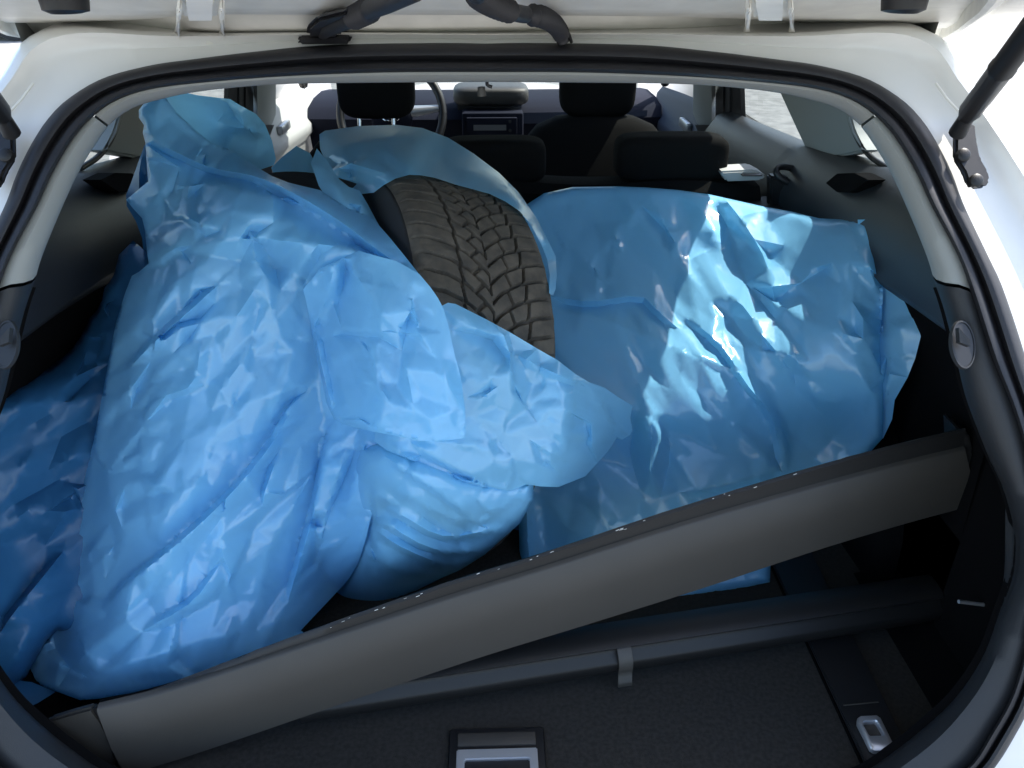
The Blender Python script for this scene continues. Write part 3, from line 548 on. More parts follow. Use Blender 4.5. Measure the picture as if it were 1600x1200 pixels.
# ================================================================== TYRES
def vnoise(n, k): x = np.linspace(0, k, n); t = RNG.normal(0, 1, k + 2); i = x.astype(int); f_ = x - i; return t[i] * (1 - f_) + t[i + 1] * f_
def make_tyre(c, axis_yaw, tilt, rad, wid, label, tread=True, arc=(-30, 150)):
    root = empty('winter_tyre', label=label, cat='tyre', group='winter tyres packed in the boot')
    Mx = Matrix.Rotation(axis_yaw, 4, 'Z') @ Matrix.Rotation(tilt, 4, 'Y')
    T = lambda V: np.asarray(V) @ np.array(Mx.to_3x3()).T + np.array(c)
    # local frame: axis X, wheel in the YZ plane
    h = wid / 2
    sect = [(-h * .55, rad * .62), (-h * .80, rad * .635), (-h * .98, rad * .70), (-h * 1.06, rad * .80), (-h * 1.05, rad * .88), (-h * .995, rad * .925), (-h * .975, rad * .938)]
    full = sect + [(-h * .8, rad * .93), (h * .8, rad * .93)] + [(-x, r) for x, r in sect[::-1]]
    V = [[(x, -r * math.sin(a), r * math.cos(a)) for x, r in full] for a in np.linspace(0, 2 * math.pi, 97)[:-1]]
    V.append(V[0]); V_, F_ = loft(V); mesh('sidewall', T(V_), F_, 'tyre', root, sharp=80)
    rim = [(-h * .5, rad * .63), (-h * .52, rad * .60), (-h * .35, rad * .56), (-h * .2, rad * .2), (-h * .22, .0005)]
    V = [[(x, -r * math.sin(a), r * math.cos(a)) for x, r in rim] for a in np.linspace(0, 2 * math.pi, 49)]
    V_, F_ = loft(V); mesh('rim', T(V_), F_, 'alloy', root, sharp=50)
    if tread:
        na, nv = 760, 190
        a = np.radians(np.linspace(arc[0], arc[1], na)); v = np.linspace(-1.0, 1.0, nv)
        A, Vv = np.meshgrid(a, v, indexing='ij'); s = A * rad                         # s grows towards the camera, down the front of the wheel
        P = .0280; av = np.abs(Vv)
        armA = np.where(Vv < 0, .070, .050); armL = armA * (1 - np.exp(-av * 2.3)); ph = np.where(Vv < 0, 0, .5)
        wob = .0005 * np.sin(Vv * 23 + s * 40)
        q = (s + armL + wob) / P + ph; dist = np.abs(q - np.round(q)) * P             # lateral grooves
        slope = armA * 2.3 * np.exp(-av * 2.3) / h; dist = dist / np.sqrt(1 + slope ** 2)
        wdt = np.interp(av, [0, .3, .6, 1.0], [.0018, .0022, .0025, .0021])
        depth = np.clip(1 - np.clip((dist - wdt * .75) / .0009, 0, 1), 0, 1)
        fr = q - np.floor(q)
        def circ(v0, amp, wd):                                                        # stepped circumferential grooves
            return np.clip(1 - np.clip((np.abs(Vv - v0 - amp * (fr - .5)) * h - wd) / .0009, 0, 1), 0, 1)
        depth = np.maximum(depth, np.where(Vv < 0, circ(-.40, .05, .0016), circ(.54, -.05, .0016)) * .95)
        lk = circ(-.16, -.14, .0013) * (Vv < -.04) + circ(.28, .08, .0012) * (Vv > .04); depth = np.maximum(depth, lk * .8)
        depth = np.maximum(depth, np.clip(1 - np.clip((np.abs(Vv) * h - .0007) / .0008, 0, 1), 0, 1) * (np.sin(s / P * math.pi) > -.3) * .7)
        # sipes
        qs = (s + armL * .9 + .0011 * np.sin(Vv * 75)) / (P / 6); ds = np.abs(qs - np.round(qs)) * P / 6
        sip = np.clip(1 - ds / .0007, 0, 1) * .16 * (av > .1)
        edge = np.clip((av - .86) / .14, 0, 1) ** 2
        rr = rad - .0090 * depth * (1 - np.clip((av - .80) / .19, 0, 1)) - .0010 * sip * 6 * .3 - .010 * av ** 2.6 * .9 - edge * .008
        rr += .0004 * np.interp(np.arange(na), np.arange(na), vnoise(na, 90))[:, None]
        V = np.stack([Vv * h * .985, -rr * np.sin(A), rr * np.cos(A)], -1).reshape(-1, 3)
        i, j = np.meshgrid(np.arange(na - 1), np.arange(nv - 1), indexing='ij'); b = (i * nv + j).ravel()
        F_ = np.stack([b, b + nv, b + nv + 1, b + 1], 1)
        mesh('tread', T(V), F_, 'tread', root, sharp=60, label='worn directional tread with curved grooves')
    return root
make_tyre((-.124, .504, .334), .359, .237, .318, .205, 'dusty winter tyre standing in the open blue bag, its tread showing')
make_tyre((-.30, .56, .388), R(82), R(-18), .265, .19, 'black tyre inside the big blue bag on the left, only its top edge showing', tread=False)

# ================================================================== PLASTIC FILM
def rbf(ctrl, P):                                       # thin-plate interpolation of depth over the survey points
    C_ = np.array(ctrl, float); X = C_[:, :2] / 300; y = C_[:, 2]
    def K(A, B): r2 = ((A[:, None] - B[None]) ** 2).sum(-1); return .5 * r2 * np.log(r2 + 1e-9)
    n = len(X); Pm = np.c_[np.ones(n), X]; L = np.zeros((n + 3, n + 3)); L[:n, :n] = K(X, X) + 1e-4 * np.eye(n); L[:n, n:] = Pm; L[n:, :n] = Pm.T
    wv = np.linalg.solve(L, np.r_[y, 0, 0, 0]); Q = P / 300
    return K(Q, X) @ wv[:n] + np.c_[np.ones(len(Q)), Q] @ wv[n:]
def sdist(P, L):                                        # signed distance to a polyline, and position 0..1 along it
    L = np.array(L, float); best = np.full(len(P), 1e9); sg = np.zeros(len(P)); pos = np.zeros(len(P))
    ln = np.linalg.norm(np.diff(L, axis=0), axis=1); cum = np.r_[0, np.cumsum(ln)]
    for i in range(len(L) - 1):
        a, d_ = L[i], L[i + 1] - L[i]; t = np.clip(((P - a) @ d_) / (d_ @ d_), 0, 1); o = P - a - t[:, None] * d_
        dd = np.hypot(o[:, 0], o[:, 1]); m = dd < best
        best[m] = dd[m]; sg[m] = np.sign(d_[0] * o[m, 1] - d_[1] * o[m, 0]); pos[m] = (cum[i] + t[m] * ln[i]) / cum[-1]
    return best * np.where(sg == 0, 1, sg), pos
def inside(P, poly):
    poly = np.array(poly, float); x, y = P[:, 0], P[:, 1]; c = np.zeros(len(P), bool); j = len(poly) - 1
    for i in range(len(poly)):
        a, b = poly[i], poly[j]
        with np.errstate(divide='ignore', invalid='ignore'):
            c ^= ((a[1] > y) != (b[1] > y)) & (x < (b[0] - a[0]) * (y - a[1]) / (b[1] - a[1]) + a[0])
        j = i
    return c
def facets(P, cell, rng, stretch=1.0, ang=0.0):         # random flat facets meeting in straight creases, -1..1
    c, s_ = math.cos(ang), math.sin(ang); Q = np.c_[P[:, 0] * c + P[:, 1] * s_, (-P[:, 0] * s_ + P[:, 1] * c) * stretch] / cell
    lo, hi = Q.min(0) - 1.5, Q.max(0) + 1.5; n = int((hi - lo).prod() * 1.0) + 8
    pts = rng.uniform(lo, hi, (n, 2)); pts = np.vstack([pts, [lo - 1, hi + 1, (lo[0] - 1, hi[1] + 1), (hi[0] + 1, lo[1] - 1)]])
    h = rng.uniform(-1, 1, len(pts))
    vs, _, fs, *_ = delaunay_2d_cdt([Vector(p) for p in pts], [], [], 0, 1e-6)
    return tri_interp(np.array([tuple(v) for v in vs]), h, fs, Q)
def tri_interp(vs, h, fs, Q):
    out = np.zeros(len(Q))
    for f_ in fs:
        a, b, c_ = vs[f_[0]], vs[f_[1]], vs[f_[2]]; mn, mx = np.minimum(np.minimum(a, b), c_), np.maximum(np.maximum(a, b), c_)
        m = np.where((Q[:, 0] >= mn[0]) & (Q[:, 0] <= mx[0]) & (Q[:, 1] >= mn[1]) & (Q[:, 1] <= mx[1]))[0]
        if not len(m): continue
        T_ = np.array([b - a, c_ - a]).T; det = np.linalg.det(T_)
        if abs(det) < 1e-9: continue
        uv = (Q[m] - a) @ np.linalg.inv(T_).T; k_ = (uv[:, 0] >= -1e-9) & (uv[:, 1] >= -1e-9) & (uv.sum(1) <= 1 + 1e-9); uv = uv[k_]
        out[m[k_]] = h[f_[0]] * (1 - uv.sum(1)) + h[f_[1]] * uv[:, 0] + h[f_[2]] * uv[:, 1]
    return out
def crease_net(poly, folds, rng, gap, low, grain):              # flat facets between the surveyed fold lines
    V, H, E = [], [], []
    nx = np.roll(poly, -1, 0)
    for a, b in zip(poly, nx):
        k_ = max(1, int(np.linalg.norm(b - a) / 40))
        for t in np.arange(k_) / k_: V.append(a + (b - a) * t); H.append(0.0)
    nb = len(V); E += [(i, (i + 1) % nb) for i in range(nb)]
    def line(L, hs):
        prev = None
        for p_, h_ in zip(L, hs):
            j = None
            if V:
                d_ = np.hypot(*(np.array(V) - p_).T); q_ = int(d_.argmin())
                if d_[q_] < 3: j = q_; H[j] = max(H[j], h_) if h_ > 0 else min(H[j], h_)
            if j is None: V.append(p_); H.append(h_); j = len(V) - 1
            if prev is not None and prev != j: E.append((prev, j))
            prev = j
    for fo in folds:
        L = np.array(fo[0], float); ln = np.linalg.norm(np.diff(L, axis=0), axis=1).sum()
        L = spline(L, max(len(L), int(ln / 22))) if len(L) > 2 else L
        if len(L) == 2: L = np.array([L[0], L.mean(0), L[1]])
        q_ = np.linspace(0, 1, len(L)); tp = np.clip(np.minimum(q_, 1 - q_) / .2, .25, 1); jit_ = rng.uniform(.8, 1.2, len(L))
        line(L, fo[1] * tp * jit_)
        tg_ = np.gradient(L, axis=0); tg_ /= np.linalg.norm(tg_, axis=1)[:, None] + 1e-9; nr_ = np.c_[-tg_[:, 1], tg_[:, 0]]
        for w_, sg in ((fo[2], -1), (fo[3], 1)):
            if w_ < 6.5: line(L[1:-1] + sg * nr_[1:-1] * max(w_, 9), np.full(len(L) - 2, -.2 * fo[1]))
    V = [np.asarray(v) for v in V]; n0 = len(V); lo, hi = poly.min(0), poly.max(0)
    ga, gs = grain; GM = np.array([[math.cos(ga), -math.sin(ga) * gs], [math.sin(ga), math.cos(ga) * gs]]) / math.sqrt(gs)   # long facets along the grain
    A_ = np.array(V) @ GM; cand = rng.uniform(lo, hi, (int((hi - lo).prod() / gap ** 2 * 6), 2)); cand = cand[inside(cand, poly)]; acc = []; cg = cand @ GM
    for c_, g_ in zip(cand, cg):
        if np.hypot(*(A_ - g_).T).min() < gap * .8: continue
        A_ = np.vstack([A_, g_]); acc.append(c_)
    V = np.vstack([np.array(V)] + ([np.array(acc)] if acc else [])); H = np.r_[np.array(H), rng.uniform(-1, .55, len(acc)) * low]
    vs, _, fs, ov, *_ = delaunay_2d_cdt([Vector(v) for v in V @ GM], E, [], 0, 1e-4)
    vs = np.array([tuple(v) for v in vs]) @ np.linalg.inv(GM); hh = np.zeros(len(vs))
    for i_, o_ in enumerate(ov):
        if o_: hh[i_] = H[o_[0]]
        else:
            d_ = np.hypot(*(V - vs[i_]).T); k_ = np.argsort(d_)[:3]; hh[i_] = np.average(H[k_], weights=1 / (d_[k_] + 1))
    return vs, hh, fs
WHEELS = {'B': ((-.124, .504, .334), .359, .237, .318, .205), 'A': ((-.30, .56, .388), R(82), R(-18), .265, .19)}
def wheel_gap(X, key):                                   # distance to a rounded wheel
    c, yw, tl, r_, w_ = WHEELS[key]; Mi = np.array((Matrix.Rotation(yw, 4, 'Z') @ Matrix.Rotation(tl, 4, 'Y')).to_3x3())
    L = (X - np.array(c)) @ Mi; q = np.stack([np.abs(L[:, 0]) - w_ / 2 + .03, np.hypot(L[:, 1], L[:, 2]) - r_ + .03], 1)
    return np.linalg.norm(np.maximum(q, 0), axis=1) + np.minimum(q.max(1), 0) - .03
def film(name, poly, ctrl, parent, m='blue', sp=7.0, folds=(), crumple=((120, .008, 1, 0),), slack=.05, iters=0, hold=.06, fine=.0014, gap=40, low=.0050, crease=1.7,
         rnd=0, rnd_w=60, flat=(), back=0, seed=1, pin=.5, stiff=.35, over=(), lift=.006, sharp=60, grain=(0, 1), smooth=1, label=None):
    rng = np.random.default_rng(seed); poly = np.array(poly, float)
    nx = np.roll(poly, -1, 0); B = []
    for a, b in zip(poly, nx):
        k_ = max(1, int(round(np.linalg.norm(b - a) / sp))); B += [a + (b - a) * t for t in np.arange(k_) / k_]
    B = np.array(B); nb = len(B)
    lo, hi = poly.min(0), poly.max(0); G = []
    for r_, y in enumerate(np.arange(lo[1], hi[1], sp * .866)):
        x = np.arange(lo[0] + (sp / 2 if r_ % 2 else 0), hi[0], sp); G.append(np.c_[x, np.full(len(x), y)])
    G = np.vstack(G); G = G + rng.uniform(-.18, .18, G.shape) * sp; G = G[inside(G, poly)]
    dB, _ = sdist(G, np.vstack([poly, poly[:1]])); G = G[np.abs(dB) > sp * .55]
    net = crease_net(poly, folds, rng, gap, low, grain)
    ce = np.unique(np.sort(np.array([(f_[i], f_[(i + 1) % 3]) for f_ in net[2] for i in range(3)]), 1), axis=0); K = []
    for i, j in ce:                                      # mesh points along every crease, so that creases stay crisp
        L_ = np.linalg.norm(net[0][i] - net[0][j]); k_ = max(1, int(round(L_ / sp))); K.append(net[0][i] + (net[0][j] - net[0][i]) * (np.arange(k_ + 1) / k_)[:, None])
    K = np.vstack(K); K = K[inside(K, poly)]; K = K[np.abs(sdist(K, np.vstack([poly, poly[:1]]))[0]) > sp * .5]
    K = K[np.sort(np.unique(np.round(K / 1.8), axis=0, return_index=True)[1])]
    cs = sp * .55; occ = set()
    for c0, c1 in np.floor(K / cs).astype(int):
        for d0 in (-1, 0, 1):
            for d1 in (-1, 0, 1): occ.add((c0 + d0, c1 + d1))
    G = np.vstack([K, G[[tuple(g_) not in occ for g_ in np.floor(G / cs).astype(int)]]])
    P = np.vstack([B, G]); E = [(i, (i + 1) % nb) for i in range(nb)]
    vs, _, fs, *_ = delaunay_2d_cdt([Vector(p) for p in P], E, [list(range(nb))], 1, 1e-5)
    P = np.array([tuple(v) for v in vs]); Fc = np.array([f_ for f_ in fs if len(f_) == 3]); n = len(P)
    bd = np.abs(sdist(P, np.vstack([poly, poly[:1]]))[0]); isb = bd < .5
    Yd = rbf(ctrl, P); D = rays(P); t = (Yd - CAM[1]) / D[:, 1]
    if rnd: e_ = np.clip(1 - bd / rnd_w, 0, 1); t = t + rnd * (1 - np.sqrt(np.clip(1 - e_ ** 2, 0, 1)))
    for key in over:
        tt = t - .5; nd = np.linalg.norm(D, axis=1)
        for _ in range(60): g_ = wheel_gap(CAM + D * tt[:, None], key) - lift; tt = np.where(g_ > .0005, tt + g_ / nd * .95, tt)
        hit = wheel_gap(CAM + D * tt[:, None], key) < lift + .004
        need = np.where(hit, np.clip(t - tt, 0, None), 0); src = np.where(need > .002)[0]
        if len(src) > 900: src = src[rng.permutation(len(src))[:900]]
        off = need.copy()
        for a_ in range(0, len(src), 100):               # ease into the touch instead of stepping up to it
            q_ = src[a_:a_ + 100]; off = np.maximum(off, (need[q_][None] - .0016 * np.hypot(P[:, None, 0] - P[None, q_, 0], P[:, None, 1] - P[None, q_, 1])).max(1))
        t = t - off
    h = np.zeros(n)
    hc = tri_interp(*net, P) * crease
    ed = np.vstack([Fc[:, [0, 1]], Fc[:, [1, 2]], Fc[:, [2, 0]]]); dg_ = np.bincount(ed.ravel(), minlength=n) + 1e-9
    for _ in range(smooth): hc = hc * .72 + .28 * (np.bincount(ed[:, 0], hc[ed[:, 1]], n) + np.bincount(ed[:, 1], hc[ed[:, 0]], n)) / dg_
    h += hc
    env = np.clip(bd / 25, .15, 1)
    for a, r_, f_ in flat: env *= 1 - f_ * np.clip(1.5 - np.hypot(*(P - np.array(a)).T) / r_, 0, 1)
    for k_, (cell, amp, stx, an) in enumerate(crumple): h += amp * facets(P, cell, rng, stx, an) * env
    mk = np.clip(facets(P, 130, rng) * 1.6 - .1, 0, 1) * env; h += fine * mk * facets(P, 13, rng)
    X0 = CAM + D * (t - h)[:, None]
    # relax the sheet with a little too much material: it buckles into real wrinkles
    Ed = np.sort(np.vstack([Fc[:, [0, 1]], Fc[:, [1, 2]], Fc[:, [2, 0]]]), 1); op = np.r_[Fc[:, 2], Fc[:, 0], Fc[:, 1]]
    key = Ed[:, 0].astype(np.int64) * n + Ed[:, 1]; o = np.argsort(key, kind='stable'); ks = key[o]
    first = np.r_[True, ks[1:] != ks[:-1]]; U = Ed[o][first]
    dup_ = np.where(ks[1:] == ks[:-1])[0]; Bn = np.c_[op[o][dup_], op[o][dup_ + 1]]
    X = X0.copy()
    if iters:
        L0 = np.linalg.norm(X0[U[:, 0]] - X0[U[:, 1]], axis=1)
        mid = P[U].mean(1); am = slack * (1 + .8 * facets(mid, 140, rng)) * np.interp(bd[U].mean(1), [0, 30], [.3, 1]); L0 = L0 * (1 + np.clip(am, 0, None))
        LB = np.linalg.norm(X0[Bn[:, 0]] - X0[Bn[:, 1]], axis=1) * 1.01
        CE = np.vstack([U, Bn]); CL = np.r_[L0, LB]; ck = np.r_[np.ones(len(U)), np.full(len(Bn), stiff)]
        I, J = CE[:, 0], CE[:, 1]; cnt = np.bincount(np.r_[I, J], minlength=n).astype(float)
        hk = np.where(isb, pin, hold)[:, None]
        for it in range(iters):
            d_ = X[J] - X[I]; l = np.linalg.norm(d_, axis=1) + 1e-9; g_ = (ck * (l - CL) / l * .5)[:, None] * d_
            acc = np.stack([np.bincount(I, g_[:, c], n) - np.bincount(J, g_[:, c], n) for c in range(3)], 1)
            X += acc / cnt[:, None] * 1.7
            X += (X0 - X) * hk
    for key in over:
        for _ in range(3): g_ = wheel_gap(X, key); X = X + (CAM - X) / np.linalg.norm(CAM - X, axis=1)[:, None] * np.clip(lift * .7 - g_, 0, None)[:, None]
    F_ = Fc[:, ::-1]                                     # towards the camera
    nrmz = np.cross(X[F_[0, 1]] - X[F_[0, 0]], X[F_[0, 2]] - X[F_[0, 0]]) @ (CAM - X[F_[0, 0]])
    if nrmz < 0: F_ = F_[:, ::-1]
    V_, FF = X, [tuple(f_) for f_ in F_]
    if back:                                             # the far side of a full bag, bulging away from its outline
        e_ = np.clip(1 - bd / 140, 0, 1); th = back * np.sqrt(np.clip(1 - e_ ** 2, 0, 1)); XB = X0 + rays(P) * th[:, None]
        idx = np.where(isb, np.arange(n), np.arange(n) + n); V_ = np.vstack([X, XB]); FF = FF + [tuple(idx[list(f_[::-1])]) for f_ in F_]
    return mesh(name, V_, FF, m, parent, smooth=True, sharp=sharp, label=label)

# ================================================================== BLUE BAGS
# ---- bag on the right, a tyre lying inside it
bagR = empty('plastic_bag', label='glossy blue bag at the right in a patch of sun, wrapped round a lying tyre', cat='plastic bag', group='blue bags of tyres loaded in the boot')
polyR = [(790, 420), (822, 320), (850, 302), (895, 292), (960, 291), (1010, 293), (1060, 297), (1110, 304), (1150, 313), (1190, 322), (1235, 330), (1280, 341), (1320, 343), (1360, 343), (1370, 400), (1380, 440), (1378, 500), (1386, 560), (1382, 620), (1380, 684), (1360, 706), (1325, 730), (1260, 800), (1206, 860), (1204, 882), (1203, 910), (1170, 919), (1130, 926), (1060, 938), (990, 947), (900, 945), (828, 930), (812, 870), (810, 800), (816, 764), (800, 700), (790, 560)]
ctrlR = [(822, 320, .84), (895, 292, .88), (1000, 293, .87), (1150, 313, .82), (1280, 341, .70), (1385, 350, .53), (830, 450, .67), (1000, 450, .67), (1150, 450, .645), (1300, 450, .55), (1415, 440, .47), (1438, 520, .41), (840, 560, .54), (1000, 600, .49), (1150, 600, .475), (1300, 600, .45), (1418, 590, .40), (1000, 645, .452), (1150, 650, .445), (1360, 700, .40), (1000, 740, .428), (1150, 740, .425), (1300, 700, .44), (816, 764, .47), (830, 860, .41), (1000, 860, .37), (1200, 850, .37), (900, 945, .31), (1060, 938, .30), (1204, 900, .33), (1378, 500, .455)]
foldsR = [
    ([(860, 462), (920, 471), (1000, 463), (1030, 488), (1062, 515)], .014, 26, 5), ([(865, 480), (940, 498), (1020, 530), (1100, 560), (1190, 596)], .010, 18, 18),
    ([(990, 506), (1040, 535), (1090, 560), (1120, 580)], .010, 8, 22), ([(1050, 485), (1095, 512), (1132, 546), (1165, 598), (1200, 642), (1216, 690), (1223, 738)], .011, 48, 4),
    ([(1012, 292), (1033, 345), (1055, 378), (1075, 428), (1102, 452), (1116, 492), (1142, 540)], .016, 16, 22, 1.0), ([(1078, 304), (1110, 350), (1127, 392)], .012, 14, 12, 1.0),
    ([(1000, 320), (985, 350)], .008, 16, 12), ([(1132, 310), (1160, 345), (1190, 394), (1206, 440), (1213, 500)], .026, 30, 14, 1.0), ([(1120, 414), (1130, 452), (1165, 482), (1190, 522), (1202, 546)], .020, 22, 34, 1.1),
    ([(1200, 396), (1250, 372), (1305, 350)], .012, 20, 12), ([(1305, 350), (1340, 395), (1375, 435)], .010, 16, 12), ([(1200, 402), (1245, 426), (1295, 412), (1345, 412), (1378, 428)], .016, 24, 8),
    ([(1215, 465), (1252, 442), (1288, 420)], .010, 16, 10), ([(1290, 420), (1312, 442), (1345, 492), (1366, 526)], .012, 10, 20), ([(1250, 460), (1300, 490), (1336, 520)], .012, 12, 18),
    ([(1210, 470), (1260, 500), (1310, 520), (1350, 530), (1362, 550)], .022, 30, 26, 1.0), ([(1165, 545), (1220, 552), (1280, 564), (1330, 556), (1360, 540)], .018, 12, 20), ([(1240, 584), (1290, 600), (1330, 598), (1372, 574)], .014, 12, 18),
    ([(1244, 606), (1300, 627), (1345, 616), (1382, 590)], .014, 12, 22), ([(1285, 650), (1320, 640), (1380, 640)], .010, 16, 16), ([(1366, 345), (1378, 420), (1376, 500), (1376, 600)], -.020, 10, 26, 1.0), ([(1385, 500), (1390, 560), (1378, 640)], .012, 10, 14),
    ([(1000, 640), (984, 700), (1000, 765)], -.016, 20, 20), ([(1037, 648), (1047, 710), (1032, 778)], -.015, 18, 14), ([(1018, 650), (1018, 700), (1012, 760)], .010, 14, 16), ([(1073, 662), (1088, 700), (1080, 712)], -.010, 14, 14), ([(1165, 712), (1222, 728), (1182, 745)], .010, 12, 8),
    ([(1060, 770), (1130, 760), (1210, 738)], .012, 14, 6), ([(822, 768), (826, 860), (832, 930)], .010, 6, 10), ([(846, 770), (852, 840), (850, 880)], -.012, 8, 14), ([(996, 800), (950, 826), (928, 856)], .008, 10, 8), ([(940, 760), (930, 830), (915, 890)], .010, 26, 8),
    ([(905, 395), (950, 440), (985, 462)], .007, 7, 9), ([(925, 415), (945, 455)], .006, 6, 8), ([(960, 365), (972, 395)], .005, 6, 6), ([(890, 375), (930, 350), (970, 345)], -.007, 20, 16), ([(1020, 420), (1050, 400), (1075, 398)], .008, 10, 10), ([(1040, 360), (1075, 355), (1100, 390)], .007, 12, 10),
    ([(1215, 640), (1225, 690), (1230, 736)], .008, 4, 40), ([(1240, 640), (1285, 632), (1282, 680)], .006, 16, 8)]
film('film', polyR, ctrlR, bagR, grain=(R(58), 2.2), folds=foldsR, sp=4.2, rnd=.022, rnd_w=14, back=.22, seed=3, slack=.03, crumple=((150, .012, .8, .5), (36, .0034, .4, -.55), (22, .0015, .5, .3)), flat=(((930, 540), 80, .8), ((1100, 700), 60, .6)))
film('loose_edge', [(1340, 343), (1362, 343), (1380, 347), (1388, 356), (1405, 410), (1415, 437), (1424, 436), (1437, 447), (1429, 456), (1422, 452), (1432, 495), (1440, 521), (1430, 560), (1418, 590), (1398, 625), (1394, 655), (1380, 685), (1352, 680), (1345, 600), (1350, 480)],
     [(1340, 343, .60), (1388, 356, .54), (1415, 437, .48), (1440, 521, .42), (1418, 590, .40), (1380, 685, .405), (1345, 600, .475), (1350, 480, .55), (1385, 500, .485)], bagR, folds=[([(1384, 500), (1392, 560), (1380, 640)], .012, 10, 14), ([(1376, 500), (1408, 512), (1438, 520)], .010, 10, 10), ([(1390, 575), (1410, 560), (1430, 556)], .008, 8, 8), ([(1390, 620), (1384, 580), (1394, 570)], .008, 8, 8)], sp=5, seed=5, low=.003)
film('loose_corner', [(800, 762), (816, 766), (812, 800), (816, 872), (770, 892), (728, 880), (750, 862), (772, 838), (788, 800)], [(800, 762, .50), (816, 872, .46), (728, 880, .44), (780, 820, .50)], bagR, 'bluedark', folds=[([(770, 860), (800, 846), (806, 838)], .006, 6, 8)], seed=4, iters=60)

# ---- bag in the middle: open mouth with the tyre showing
bagB = empty('plastic_bag', label='open blue bag in the middle, its mouth pulled down off a tyre tread', cat='plastic bag', group='blue bags of tyres loaded in the boot')
polyBr = [(499, 210), (508, 204), (560, 197), (620, 195), (660, 200), (700, 215), (740, 240), (780, 270), (810, 300), (838, 340), (855, 373), (868, 400), (870, 430), (868, 452), (864, 462), (858, 458), (859, 430), (855, 405), (846, 382), (830, 352), (812, 330), (790, 315), (765, 303), (740, 296), (710, 288), (680, 278), (658, 274), (640, 273), (618, 279), (600, 289), (584, 301), (566, 303), (548, 296), (525, 278), (508, 252), (500, 232)]
ctrlBr = [(499, 210, .80), (560, 197, .88), (620, 195, .90), (700, 215, .88), (780, 270, .80), (838, 340, .68), (868, 400, .57), (866, 458, .48), (858, 430, .50), (846, 382, .56), (790, 315, .665), (740, 296, .70), (658, 274, .72), (600, 289, .69), (566, 303, .66), (508, 252, .70), (640, 230, .79), (560, 250, .73), (740, 270, .76)]
foldsBr = [([(512, 245), (545, 226), (600, 215), (640, 210)], .012, 22, 10), ([(520, 262), (560, 252), (600, 235), (630, 225)], .009, 10, 14), ([(548, 264), (552, 300)], -.010, 14, 10), ([(605, 255), (603, 288)], .006, 10, 12), ([(565, 197), (558, 250)], .006, 8, 10), ([(505, 258), (540, 268), (548, 272)], .008, 5, 8), ([(736, 240), (724, 290)], .005, 8, 12), ([(770, 265), (790, 285), (830, 335)], .007, 8, 10), ([(700, 215), (690, 250), (700, 285)], -.005, 20, 20), ([(842, 348), (852, 400), (862, 455)], .006, 5, 5)]
film('rear_rim', polyBr, ctrlBr, bagB, crease=2.4, gap=34, low=.007, grain=(R(25), 2.0), over='B', lift=.003, folds=foldsBr, sp=5.5, seed=6, slack=.03, crumple=((90, .008, .7, .3), (30, .0022, .5, -1.2)))
film('rim_tuck', [(495, 232), (510, 250), (530, 280), (545, 292), (562, 298), (575, 320), (590, 348), (604, 372), (580, 372), (548, 345), (515, 318), (498, 290), (486, 255)], [(495, 232, .70), (545, 292, .68), (604, 372, .60), (515, 318, .64), (575, 320, .65)], bagB, 'blue', over='AB', lift=.012, folds=[([(545, 292), (560, 315), (585, 350)], .012, 10, 6), ([(505, 260), (530, 300), (560, 345)], .010, 12, 8)], sp=5, seed=8, iters=80, crumple=((40, .006, 1, 0), (18, .002, 1, 0)))
polyBb = [(560, 700), (600, 690), (650, 715), (740, 750), (800, 757), (834, 750), (833, 782), (812, 818), (785, 842), (758, 866), (720, 890), (690, 903), (640, 928), (580, 955), (520, 960), (500, 900), (530, 780)]
ctrlBb = [(560, 700, .40), (650, 715, .39), (740, 750, .39), (798, 770, .43), (640, 780, .335), (720, 800, .345), (768, 842, .38), (620, 850, .315), (690, 860, .335), (715, 888, .36), (640, 928, .34), (520, 960, .33), (520, 800, .36)]
foldsBb = [([(585, 775), (640, 812), (700, 838), (790, 822)], .010, 16, 5), ([(588, 806), (650, 846), (700, 862), (756, 858)], .012, 16, 4), ([(582, 826), (630, 856), (690, 880), (725, 880)], .010, 14, 5), ([(620, 760), (680, 800), (740, 815), (790, 795)], .006, 14, 8), ([(600, 712), (680, 765), (740, 812), (760, 822)], .008, 16, 5), ([(590, 783), (600, 778), (625, 790)], .005, 6, 6), ([(650, 800), (690, 818), (730, 830)], .005, 6, 6), ([(560, 860), (620, 890), (690, 898)], .008, 12, 5), ([(580, 740), (578, 830), (580, 930)], -.004, 3, 3), ([(740, 775), (770, 800), (790, 790)], .006, 10, 6)]
film('film', polyBb, ctrlBb, bagB, grain=(R(28), 3.0), low=.003, over='B', lift=.012, folds=foldsBb, crease=2.0, sp=5, rnd=.07, rnd_w=50, back=.2, seed=9, slack=.015, crumple=((80, .004, 2.2, .5),))
polyBf = [(590, 640), (640, 560), (680, 500), (690, 478), (700, 473), (712, 475), (760, 499), (800, 521), (840, 545), (870, 562), (900, 585), (920, 597), (945, 606), (965, 620), (988, 634), (985, 652), (988, 672), (984, 680), (972, 687), (965, 683), (950, 705), (933, 724), (915, 744), (890, 754), (872, 761), (845, 760), (822, 757), (800, 766), (790, 769), (760, 762), (735, 758), (700, 744), (650, 722), (605, 704), (585, 690)]
ctrlBf = [(590, 640, .38), (690, 478, .485), (760, 499, .475), (840, 545, .46), (920, 597, .445), (988, 634, .43), (985, 680, .415), (933, 724, .40), (845, 760, .385), (790, 769, .375), (700, 744, .355), (605, 704, .345), (700, 600, .385), (800, 640, .385), (880, 660, .395), (780, 560, .43), (860, 610, .42)]
